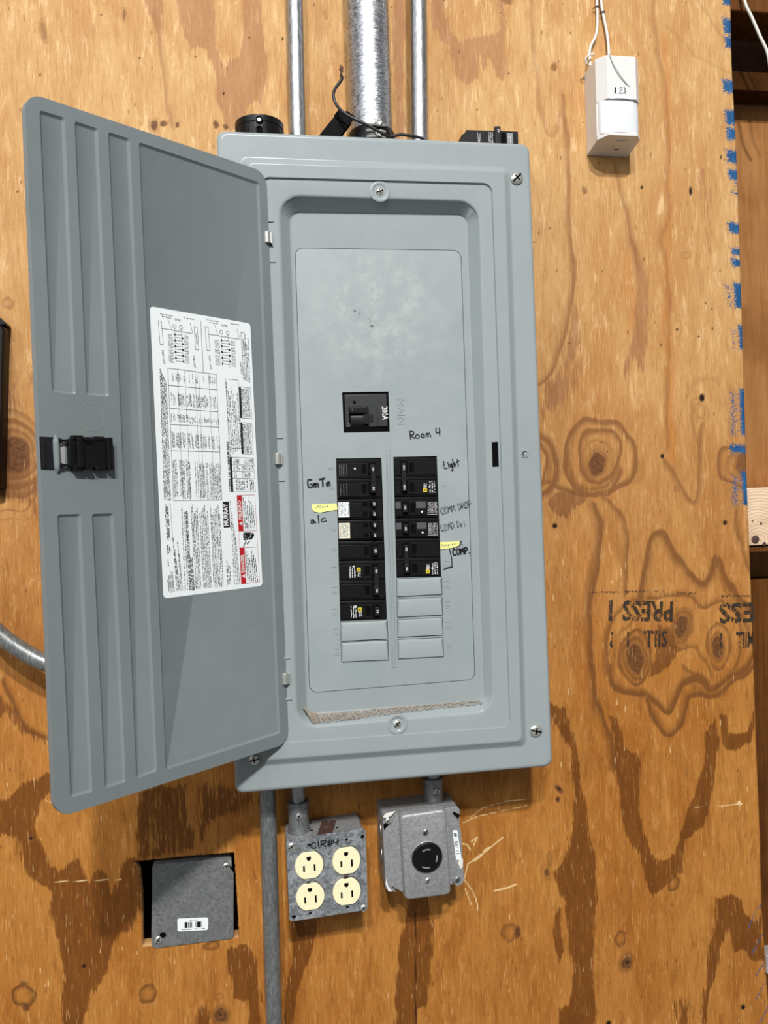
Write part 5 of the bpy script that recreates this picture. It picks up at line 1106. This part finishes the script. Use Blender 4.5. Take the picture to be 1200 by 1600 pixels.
# ---------------------------------------------------------------- conduits below and beside
zb = -.3606
a = at(418, 1250, -.03); b = at(428.5, 1600, -.03); d = b - a; r = (at(431.5, 1400, -.03).x - at(405.5, 1400, -.03).x) / 2 * 1.0
P = lambda z: a + d * ((z - a.z) / d.z)
conduit('long weathered steel conduit running down from the panel to the lower edge', [P(zb - .0002), P(-.6), P(-1.25)], r, 'pipe_old')
pts = smooth([at(-150, 700, -.045), at(-110, 810, -.045), at(-68, 905, -.045), at(-18, 975, -.045), at(30, 1014, -.045), at(78, 1038, -.045), at(150, 1055, -.045), at(230, 1062, -.045), at(330, 1066, -.045)], 7)
pts = [p for p in pts if p.x < x0] if False else pts
ends = [p for p in pts if p.x < -.1795]; ends.append(Vector((-.178, ends[-1].y, ends[-1].z)))
conduit('bent steel conduit sweeping behind the open door from the left', ends, (at(40, 1040, -.045) - at(40, 1008, -.045)).length / 2 * .86, 'pipe_old', n=32)

# ---------------------------------------------------------------- outlet boxes
def connector(root_parent, top, bot, r, rc, collar_top, collar_bot, screw_at=None, dark=False):
    pass
def steel_box(pf, pb_tl, pb_tr, Yf, root, mat='galv2', name='box'):
    """box from the front quadrilateral (TL TR BR BL at Yf) straight back to the wall"""
    back = [Vector((p.x, -.0004, p.z)) for p in pf]; mb = MB(); mb.loops([rq(back, .004, 4), rq(pf, .004, 4)], cap0=True, cap1=True); return part(name, mb, M[mat], root, smooth_a=30)
# -- duplex outlets
YQ = -.055
PL = [(446, 1313), (569, 1294.5), (574.5, 1422), (452, 1439.5)]; pq = q4(PL, YQ)
root = thing('outlet_box', 'steel box with four ivory outlets marked CIR #4', 'outlet box', Vector((at(510, 1370, YQ).x, 0, at(510, 1430, YQ).z)))
bxm = steel_box([Vector((p.x, YQ + .0016, p.z)) for p in inset(pq, .0008)], 0, 0, YQ, root)
fq = frame4(PL, YQ)
def loc(f, px, py, Y): d = at(px, py, Y) - f.o; return d.dot(f.x) * 1000, d.dot(f.y) * 1000
def face_outline(cx, cy, w, h, n=10, f=None):
    R_ = w / 2; a0 = math.asin(min(.999, h / 2 / R_)); pts = []
    for s in (0, math.pi):
        for k in range(n + 1):
            a = s - a0 + 2 * a0 * k / n; pts.append(f.p(cx + R_ * math.cos(a), cy + R_ * math.sin(a), 0))
    return pts
cents = [loc(fq, px, py, YQ) for px, py in ((481.7, 1351.2), (539.8, 1344.8), (484.2, 1399.8), (541, 1392.8))]
pl_holes = [face_outline(cx, cy, 35, 32, f=fq) for cx, cy in cents]
small = [loc(fq, px, py, YQ) for px, py in ((459, 1432), (563, 1310.5), (480, 1321), (538, 1314.7), (484.5, 1427), (542.5, 1419.5))]
for (cx, cy), r_ in zip(small, (2.6, 2.6, 1.9, 1.9, 1.9, 1.9)): pl_holes.append([fq.p(cx + r_ * math.cos(a), cy + r_ * .9 * math.sin(a)) for a in (k * math.pi / 6 for k in range(12))])
vs, fs = filled(rq(pq, .005, 5), pl_holes, fq.o, fq.x, fq.y, FR, .0015)
mb = MB().add([v + FR * .0015 for v in vs], fs); cp = part('cover_plate', mb, M['galv'], root, smooth_a=20)
for (cx, cy) in small:
    mb = MB(); mb.fbox(fq, cx - 3.2, cx + 3.2, cy - 3.2, cy + 3.2, -.08, .05); part('hole', mb, M['void'], cp)
ROWL = ['upper left', 'upper right', 'lower left', 'lower right']
for (cx, cy), nm in zip(cents, ROWL):
    o_ = face_outline(cx, cy, 34, 31, f=fq); mb = MB(); mb.loops([[p + FR * .0002 for p in o_], [p + FR * .0034 for p in o_], [p + FR * .0040 for p in face_outline(cx, cy, 33, 30.2, f=fq)]]); rc = part('receptacle', mb, M['ivory'], root, smooth_a=40)
    mb = MB(); z = 4.08
    gx, gy = cx - .2, cy + 8.8; mb.add([fq.p(gx - 2.6, gy + 2.2, z), fq.p(gx + 2.6, gy + 2.2, z)] + [fq.p(gx + 2.6 * math.cos(a), gy + 2.8 * math.sin(a), z) for a in (-k * math.pi / 8 for k in range(9))], [tuple(range(11))])
    for dx, hh in ((-6.4, 7.2), (6.3, 8.4)):
        mb.fbox(fq, cx + dx - 1.1, cx + dx + 1.1, cy - 3 - hh / 2, cy - 3 + hh / 2, 3.95, 4.06)
    part('outlet_slot', mb, M['void'], rc)
    mb = MB()
    for dx in (-6.4, 6.3): mb.fbox(fq, cx + dx - 2.6, cx + dx + 2.6, cy - 8.3, cy - 7.6, 3.9, 4.25)
    mb.ribbon([fq.p(cx - 9 + k * 2.25, cy + 2.4 + 1.2 * math.sin(math.pi * k / 8), 4.2) for k in range(9)], .0005, FR)
    part('moulded_ridge', mb, M['ivory'], rc)
for px, py, rr_, mt in ((455.5, 1321.7, .0044, 'steel'), (568, 1418, .0044, 'steel'), (482, 1376.5, .0030, 'pipe_old'), (540, 1369.5, .0030, 'rust')): screw(at(px, py, YQ) + FR * .0015, FR, rr_, root, mat=mt, ang=.5)
mb = MB(); pen(mb, 'CIR#4', at(487, 1326, YQ - .0015), at(531, 1319, YQ - .0015), .0072, FR, .0015); part('handwriting', mb, M['ink'], cp, fix=False)
tz = lambda x: None
# flat brown blade on the box top
mx = pq[0].lerp(pq[1], .5); zt_box = max(mx.z, mx.z) ; ntop = (pq[1] - pq[0]).cross(Vector((0, -1, 0))).normalized(); ntop = ntop if ntop.z > 0 else -ntop
def on_plane(px, py, o, n): d = ray(px, py); return CAM + d * ((o - CAM).dot(n) / d.dot(n))
top_o = inset(pq, .0008)[0]
pb = [on_plane(px, py, top_o, ntop) + ntop * .0006 for px, py in ((503, 1284), (511, 1283.6), (513, 1287), (516, 1283.3), (525, 1283), (522, 1294), (519, 1305), (512, 1305), (509, 1302), (507, 1305), (496, 1305), (499.5, 1295))]
pb = [Vector((p.x, max(p.y, YQ - .0005), p.z)) for p in pb]
mb = MB(); mb.prism(pb, ntop * .0006); bl = part('razor_blade', mb, M['rust']); tag(bl, 'brown notched blade lying on top of the four-outlet box', 'blade')
mb = MB(); q = on_plane(510, 1294, top_o, ntop) + ntop * .0013; mb.prism([q + Vector((-.0025, .001, 0)), q + Vector((.0025, .001, 0)), q + Vector((.0025, -.001, 0)), q + Vector((-.0025, -.001, 0))], ntop * .0001); part('blade_slot', mb, M['galv2'], bl)
for px, py in ((487, 1298), (527, 1293.5)):
    mb = MB(); q = on_plane(px, py, top_o, ntop) + ntop * .0002; mb.lathe(q, ntop, [(.0018, 0), (.0018, .0002)], 12); part('hole', mb, M['void'], bxm)
# nipple and connector above it
def nipple(label, cxp, Yc, rc_px, col_top, col_bot, zbox_n, zbox_o, screw_px, mat):
    ctr = at(cxp[0], (col_top + col_bot) / 2, Yc); r = (at(cxp[0] + rc_px, col_top, Yc).x - at(cxp[0] - rc_px, col_top, Yc).x) / 2
    x = ctr.x; zlow = zbox_o.z + (x - zbox_o.x) * (-zbox_n.x / zbox_n.z) + .0007
    ztop_ = at(cxp[0], col_top, Yc - r * .8).z
    root = thing('conduit_nipple', label, 'conduit fitting', Vector((x, Yc, zlow)))
    mb = MB(); mb.cyl((x, Yc, zlow + .002), (x, Yc, -.3608), r * .70, 28); part('pipe', mb, M['pipe'], root, smooth_a=60)
    mb = MB(); h = ztop_ - zlow; mb.lathe((x, Yc, zlow), (0, 0, 1), [(r * 1.12, 0), (r * 1.12, .0012), (r * .98, .0016), (r * .98, h * .82), (r * 1.06, h * .84), (r * 1.06, h), (r * .74, h)], 36, caps=False); part('collar', mb, M[mat], root, smooth_a=35)
    p = at(*screw_px, Yc - r); screw(Vector((p.x, Yc - math.sqrt(max(r * r - (p.x - x) ** 2, 0)) - .0002, p.z)), FR, .0042, root, ang=1.2, dome=.7)
    return root
nipple('short pipe and collar joining the panel to the four-outlet box', (466.5, 1272), -.030, 16.5, 1256, 1288, ntop, top_o, (467, 1275), 'pipe_old')

# -- locking outlet
YR = -.052
PR = [(597.5, 1273), (717.5, 1259), (725, 1382), (602, 1393)]; rqd = q4(PR, YR)
root = thing('outlet_box', 'steel box with one round black locking outlet', 'outlet box', Vector((at(660, 1370, YR).x, 0, at(660, 1385, YR).z)))
steel_box([Vector((p.x, YR + .0016, p.z)) for p in inset(rqd, .0006)], 0, 0, YR, root)
fr_ = frame4(PR, YR); W, H = fr_.w, fr_.h
# plate with a diagonal ear at two corners
def L2(px, py): return loc(fr_, px, py, YR)
out = [(598.3, 1305), (600, 1297), (612, 1290), (620, 1273.5), (627, 1272), (700, 1263), (716, 1259.5), (719, 1268), (716.5, 1273), (709, 1268), (706.5, 1270), (714, 1281), (719, 1290), (725, 1376), (722, 1382), (712, 1384), (709, 1378), (703, 1382), (633, 1396), (615, 1384), (610, 1386), (622, 1393.5), (604, 1391)]
out = [(598.3, 1300), (604, 1292), (612, 1288), (619, 1274), (700, 1262), (713, 1260), (718, 1264), (717.5, 1272), (708, 1267.5), (707, 1271), (716, 1283), (720, 1300), (724.5, 1372), (722, 1381), (712.5, 1384), (709, 1377), (703, 1382), (630, 1394), (613, 1384), (611, 1387), (620, 1393), (608, 1391), (602, 1384)]
mb = MB(); mb.prism([at(x_, y_, YR) for x_, y_ in out], (0, -.0016, 0)); cp = part('cover_plate', mb, M['galv2'], root, smooth_a=20, bevel=.0003)
mb = MB(); mb.prism([at(x_, y_, YR + .0004) for x_, y_ in ((706, 1269), (710, 1268), (718, 1273), (716, 1279))], (0, -.0006, 0)); mb.prism([at(x_, y_, YR + .0004) for x_, y_ in ((599, 1288), (607, 1283), (606, 1291), (600, 1296))], (0, -.0006, 0)); part('corner_gap', mb, M['void'], root)
PB = [(626, 1275), (697, 1265), (704.5, 1398), (634, 1407)]; Y2 = YR - .013; pbq = q4(PB, Y2)
back = [Vector((p.x, YR - .0016, p.z)) for p in pbq]; mb = MB()
mb.loops([rq(inset(back, -.0012), .004, 4), rq(inset(setY(pbq, Y2 + .003), -.0004), .005, 4), rq(inset(setY(pbq, Y2 + .0008), .0005), .006, 4), rq(inset(pbq, .0028), .005, 4)], cap0=True); rp = part('raised_cover', mb, M['galv2'], root, smooth_a=50)
c = at(667, 1339, Y2 - .0002); rr_ = (at(691, 1339, Y2).x - at(643, 1339, Y2).x) / 2
mb = MB(); mb.lathe(c, FR, [(rr_ * 1.03, 0), (rr_ * 1.03, .0008), (rr_ * .98, .0012), (rr_ * .96, .0004)], 48, caps=False); part('outlet_rim', mb, M['pipe'], root, smooth_a=50)
mb = MB(); mb.lathe(c, FR, [(rr_ * .96, 0), (rr_ * .96, .0022), (rr_ * .9, .0032), (.0001, .0034)], 48, caps=False); lk = part('locking_receptacle', mb, M['black'], root, 'round black twist-lock outlet face', smooth_a=40)
mb = MB()
for a0, a1, rr2 in ((1.25, 2.1, .55), (-.45, .15, .62), (4.15, 4.9, .62)):
    mb.ribbon([c + Vector((math.cos(a), 0, math.sin(a))) * rr_ * rr2 + FR * .0036 for a in (a0 + (a1 - a0) * k / 8 for k in range(9))], .0017, FR)
part('outlet_slot', mb, M['grey_print'], lk, fix=False)
for px, py, s_, mt, Y_ in ((664.5, 1300.5, .0040, 'pipe_old', Y2), (668.7, 1376, .0038, 'steel', Y2), (606.3, 1282.5, .0036, 'steel', YR - .0016), (714.5, 1374.5, .0038, 'pipe_old', YR - .0016)): screw(at(px, py, Y_), FR, s_, root, mat=mt, ang=.9)
mb = MB(); sq = q4([(707, 1297.5), (714.5, 1297), (721, 1342), (712.5, 1344)], YR - .0018); mb.loops([rq(sq, .0012, 3), [p + FR * .0002 for p in rq(sq, .0012, 3)]])
for k in range(22):
    t = .10 + .8 * k / 22; a = sq[0].lerp(sq[3], t).lerp(sq[1].lerp(sq[2], t), .2); b = sq[0].lerp(sq[3], t).lerp(sq[1].lerp(sq[2], t), .72)
    if random.random() < .75: mb.ribbon([a + FR * .0003, b + FR * .0003], random.choice((.0004, .0009)), FR, 1)
part('barcode_sticker', mb, [M['paper'], M['print_b']], cp, fix=False)
for dy, ps in ((.0022, ((717, 1343), (721, 1340), (723.5, 1343), (723, 1354), (720, 1358), (716, 1350))), (.0021, ((598, 1277), (602, 1271), (618, 1267), (612, 1274), (604, 1279))), (.0019, ((602.5, 1381), (604, 1372), (606, 1384), (613, 1393), (607, 1393)))):
    mb = MB(); mb.add([at(x_, y_, YR - dy) for x_, y_ in ps], [tuple(range(len(ps)))]); part('paint_smear', mb, M['mud'], cp, fix=False)
nt2 = (rqd[1] - rqd[0]).cross(Vector((0, -1, 0))).normalized(); nt2 = nt2 if nt2.z > 0 else -nt2
nipple('short pipe and collar joining the panel to the locking-outlet box', (677, 1232), -.022, 15.5, 1219, 1246, nt2, inset(rqd, .0006)[0], (682.5, 1236), 'pipe_old')
# knockouts on the left side of that box
mb = MB()
for zf in (.3, .62): p = rqd[0].lerp(rqd[3], zf); p = Vector((p.x - .0001, YR * .5, p.z)); mb.lathe(p, (-1, 0, 0), [(.011, 0), (.011, .0006), (.0095, .0008), (.009, .0002)], 24, caps=False)
part('knockout_ring', mb, M['pipe'], root)

# -- junction box inside the opening
YJ = -.0005; PJ = [(236, 1350.5), (363, 1341.5), (365, 1467), (238, 1480.5)]; jq = q4(PJ, YJ)
root = thing('junction_box', 'dull steel junction box with blank cover set in the square wall opening', 'junction box', Vector((jq[0].lerp(jq[1], .5).x, .05, jq[3].z)))
jb = [p + Vector((0, 0, .0)) for p in q4([(237, 1346.5), (362, 1336.5), (363, 1464), (238.5, 1477)], .006)]
jb0 = inset([Vector((p.x, YJ + .0016, p.z)) for p in jq], .0012)
mb = MB(); mb.loops([rq([Vector((p.x, .055, p.z)) for p in jb0], .004, 4), rq(jb0, .004, 4)], cap0=True); part('box', mb, M['galv2'], root, smooth_a=30)
fj = frame4(PJ, YJ)
def LJ(px, py): x_, y_ = loc(fj, px, py, YJ); return fj.p(x_, y_, 0)
outj = rq([jq[0], LJ(352, 1342.3), LJ(362.5, 1341.8), LJ(363, 1354)][:0] or jq, .0035, 5)
outl = [LJ(*p) for p in ((239, 1350.2), (300, 1346), (351, 1342.4), (353, 1352), (363.2, 1365), (364.8, 1460), (363.5, 1466.5), (358, 1468), (300, 1474), (246, 1480), (239.5, 1479), (236.8, 1474), (236, 1356))]
kh = [LJ(254.5 + 5.2 * math.cos(a), 1460.5 + 5.0 * math.sin(a)) for a in (k * math.pi / 8 for k in range(16))]
vs, fs = filled(outl, [kh], fj.o, fj.x, fj.y, FR, .0015); mb = MB().add([v + FR * .0016 for v in vs], fs); cpj = part('blank_cover', mb, M['dull'], root, smooth_a=20, bevel=.0003)
mb = MB(); mb.prism([LJ(353.5, 1352), LJ(362.8, 1356), LJ(363, 1366), LJ(357, 1359)], (0, -.0006, 0)); part('corner_gap', mb, M['void'], root); mb = MB(); p = LJ(254.5, 1460.5); mb.lathe(p + Vector((0, -.0001, 0)), FR, [(.006, 0), (.006, .0002)], 16); part('hole', mb, M['void'], root)
screw(LJ(247.5, 1467.5) + FR * .0014, FR, .0044, root, ang=.9); screw(LJ(352.5, 1353.2) + FR * .0014, FR, .0042, root, ang=.2)
mb = MB(); sq = [LJ(*p) + FR * .0017 for p in ((277, 1434.5), (325, 1433), (325, 1452.5), (277.5, 1454.5))]; mb.loops([rq(sq, .002, 4), [p + FR * .0002 for p in rq(sq, .002, 4)]])
put_text(mb, '4SQ BW', LJ(296, 1438.6) + FR * .0019, LJ(309, 1438) + FR * .0019, .0018, FR, 1)
for k in range(26):
    t = .22 + .60 * k / 26; a = sq[0].lerp(sq[1], t).lerp(sq[3].lerp(sq[2], t), .32); b = sq[0].lerp(sq[1], t).lerp(sq[3].lerp(sq[2], t), .74)
    if random.random() < .8: mb.ribbon([a + FR * .0003, b + FR * .0003], random.choice((.0004, .0008, .0011)), FR, 1)
micro_line(mb, LJ(284, 1452) + FR * .0001, LJ(320, 1450.5) + FR * .0001, .0012, FR, 1, .0021); part('barcode_sticker', mb, [M['paper'], M['print_b']], cpj, fix=False)
mb = MB(); 
for r_ in (.003, .0015): q = LJ(254, 1396); mb.ribbon([q + Vector((math.cos(a), 0, math.sin(a))) * r_ + FR * .0017 for a in (k * .45 for k in range(15))], .0004, FR)
q = LJ(242, 1395); mb.ribbon([q + Vector((math.cos(a) * .0024, 0, math.sin(a) * .003)) + FR * .0017 for a in (k * .45 for k in range(10))], .0004, FR); part('stamped_mark', mb, M['grey_print'], cpj, fix=False)
mb = MB(); a = at(196, 1330, .02); b = at(400, 1500, .02); mb.box(a.x - .01, b.x + .02, .0605, .062, b.z - .03, a.z + .03); struct('trim_7', mb, M['cavity'], 'back of the wall opening, painted dark for its shade')
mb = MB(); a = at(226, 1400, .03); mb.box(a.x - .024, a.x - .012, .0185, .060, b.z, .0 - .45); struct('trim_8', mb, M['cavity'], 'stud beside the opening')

# ---------------------------------------------------------------- motion sensor
YS = -.046
fl = at(933, 86, YS); frr = at(997, 88, YS); bt = at(934, 218, YS); zt_s, zb_s = at(960, 85, YS).z, at(960, 212, YS).z
xL = at(913.5, 150, 0).x; xFl = at(932.5, 150, -.036).x; xFr = at(997.5, 150, -.036).x; zbot = at(930, 243, -.002).z
mid = (xFl + xFr) / 2
root = thing('motion_sensor', 'white plastic wall sensor marked 23 near the top right', 'sensor', Vector((mid, 0, zbot)))
xR = mid + (mid - xFl) * 1.0
sec = [(xFl, -.0005), (xFl, -.034), (xFl + .010, YS), (mid, YS), (xR - .008, YS), (xR, -.037), (xR, -.0005)]
def ring(z, s=1.0, dy=0.0): return [Vector((mid + (x - mid) * s, y * (1 if y > -.01 else s) + (dy if y < -.01 else 0), z)) for x, y in sec]
zm = at(960, 155, YS).z; zm2 = at(960, 211, YS).z
cut = [Vector((x, y, zm2 + (zbot - zm2) * (1 - min(1, (-y) / .042)) * .95 if True else 0)) for x, y in sec]
mb = MB(); secb = [(xFl, -.0005), (xFl, -.033), (xFl + .003, -.035), (mid, -.035), (xR - .002, -.035), (xR, -.034), (xR, -.0005)]
ringb = lambda z: [Vector((x, y, z)) for x, y in secb]
mb.loops([ring(zt_s - .0005, .97), ring(zt_s - .002, 1.0), ring(zm + .001, 1.0), ringb(zm), ringb(zm2 + .0045), ring(zm2 + .0035, 1.0), cut], cap0=True, cap1=True)
part('housing', mb, M['white'], root, smooth_a=28)
mb = MB(); n = 14; lens = [Vector((mid + (xR - .0015 - mid) * math.sin(a), -.034 - .0115 * math.cos(a) ** .8 if math.cos(a) > 0 else -.034, 0)) for a in (-math.pi / 2 + math.pi * k / n for k in range(n + 1))]
mb.loops([[p + Vector((0, 0, zm + .0005)) for p in lens], [p * 1.0 + Vector((0, -.0008, zm - .012)) for p in lens], [p + Vector((0, -.0008, zm2 + .016)) for p in lens], [p + Vector((0, 0, zm2 + .0045)) for p in lens]], cap0=True, cap1=True)
part('lens', mb, M['lens'], root, 'milky curved lens window', smooth_a=60)
mb = MB()   # curved brow over the lens and sill below it
for z0_, z1_ in ((zm + .0005, zm + .0035),): 
    o1 = [Vector((mid + (xR - .002 - mid) * math.sin(a), -.030 - .0185 * max(0, math.cos(a)) ** .8, 0)) for a in (-math.pi / 2 + math.pi * k / n for k in range(n + 1))]; mb.loops([[p + Vector((0, 0, z0_)) for p in o1], [p + Vector((0, .0015, z1_)) for p in o1]], cap0=True)
part('brow', mb, M['white'], root, smooth_a=50)
mb = MB(); q = at(971, 222, -.030); nn = Vector((0, -.55, -.83)).normalized()
def onc(px, py): return on_plane(px, py, cut[3], (cut[3] - cut[0]).cross(Vector((1, 0, 0))).normalized())
cn = (cut[3] - cut[0]).cross(Vector((1, 0, 0))).normalized(); cn = -cn if cn.z > 0 else cn
k1 = [onc(*p) + cn * .0001 for p in ((962, 220), (981, 219), (976, 231), (958, 232))]; mb.prism(k1, cn * .0008); part('latch_window', mb, M['white'], root, bevel=.0003)
mb = MB(); k1 = [onc(*p) + cn * .0002 for p in ((959, 232.6), (967, 232.4), (967, 233.4), (959, 233.6))]; mb.prism(k1, cn * .0002); part('latch_slot', mb, M['void'], root)
mb = MB(); yf = -.0462; 
pp = lambda x, y: at(x, y, YS - .0003)
# small white label and numerals on the facet
mb.quad(pp(959, 134.5), pp(979.5, 136), pp(979.5, 146.5), pp(959, 145.5), 0); bar = [pp(960, 136) + FR * .0003, pp(963, 136.2) + FR * .0003, pp(962.6, 145.6) + FR * .0003, pp(959.8, 145.4) + FR * .0003]; mb.quad(*bar, 1)
pen(mb, '23', pp(967.5, 145) + FR * .0002, pp(980, 145.8) + FR * .0002, .0072, FR, .0009, 1, .0002, .01)
part('number_sticker', mb, [M['paper'], M['ink']], root, fix=False)
ca = smooth([at(932, -60, -.004), at(932.5, 0, -.005), at(933.5, 30, -.005), at(931, 55, -.006), at(923, 72, -.008), at(921, 84, -.012), at(921.5, 88, -.016)], 6)
cb = smooth([at(936, -60, -.004), at(939, 0, -.005), at(943, 25, -.005), at(948, 50, -.006), at(950.5, 70, -.008), at(951.5, 84, -.016)], 6)
for c_, lb_ in ((ca, 'thin white cable entering the left of the white sensor'), (cb, 'thin white cable entering the middle of the white sensor')):
    c_[-1] = Vector((c_[-1].x, c_[-1].y, zt_s + .0006))
    mb = MB(); mb.tube(c_, .0018, 10); o = part('sensor_cable', mb, M['cable_w'], smooth_a=60); tag(o, lb_, 'cable')
for px, py in ((932.5, 11), (942, 19.5)):
    c_ = at(px, py, -.006); mb = MB(); mb.tube([c_ + Vector((-.0042, .003, -.0008)), c_ + Vector((-.0022, -.0006, 0)), c_ + Vector((0, -.0022, .0003)), c_ + Vector((.0022, -.0006, .0006)), c_ + Vector((.0042, .003, .001))], .0007, 6); o = part('cable_staple', mb, M['rubber']); tag(o, 'tiny dark staple over the %s white sensor cable' % ('left' if px < 935 else 'right'), 'staple', 'staples on the sensor cables')
mb = MB(); mb.tube(smooth([at(917, 100, -.020), at(915, 92, -.022), at(920, 86.5, -.024), at(928, 84, -.022)], 5), .0013, 8); o = part('cable_loop', mb, M['cable_w'], smooth_a=60); tag(o, 'short white cable loop at the upper left corner of the white sensor', 'cable')
mb = MB(); mb.tube(smooth([at(952, 83, -.047), at(957, 97, -.0475), at(968, 116, -.0480), at(982, 134, -.0462), at(997, 148, -.040)], 6), .0007, 8); o = part('clear_wire', mb, simple('translucent_wire', sr(190, 188, 184), .3), smooth_a=60); tag(o, 'thin clear wire hanging across the front of the white sensor', 'wire')

# white cable in the bay at the upper right
mb = MB(); mb.tube(smooth([at(1155, -60, .02), at(1163, 0, .02), at(1175, 28, .02), at(1188, 58, .02), at(1199, 82, .02), at(1204, 110, .02), at(1212, 150, .03)], 6), .0022, 12); o = part('hanging_cable', mb, M['cable_w'], smooth_a=60); tag(o, 'white cable hanging in the dark bay at the upper right corner', 'cable')

# black box cut off by the left edge of the frame
pa, pc = at(2, 505, -.03), at(4, 772, -.03); xr = at(11.5, 520, -.012).x; zt_ = at(2, 507, -.02).z; zb_ = at(2, 765, -.02).z
root = thing('black_box', 'black box at the left edge beside the dark knot', 'box', Vector((xr - .05, 0, zb_)))
xr2 = at(4.2, 740, -.012).x
q = [Vector((xr - .11, 0, zt_)), Vector((xr, 0, zt_)), Vector((xr2, 0, zb_)), Vector((xr - .11, 0, zb_))]
mb = MB(); mb.loops([[p + Vector((0, -.0005, 0)) for p in rq(q, .006)], [p + Vector((0, -.020, 0)) for p in rq(q, .006)], [p + Vector((0, -.023, 0)) for p in rq(inset(q, .002), .005)]], cap0=True); part('body', mb, M['black'], root)
mb = MB(); mb.prism([at(-30, 470, -.022), at(0, 497, -.022), at(9, 504.5, -.022), at(8.5, 507, -.022), at(-30, 507.6, -.022)], (0, .020, 0)); part('lid', mb, M['black'], root, bevel=.0005)
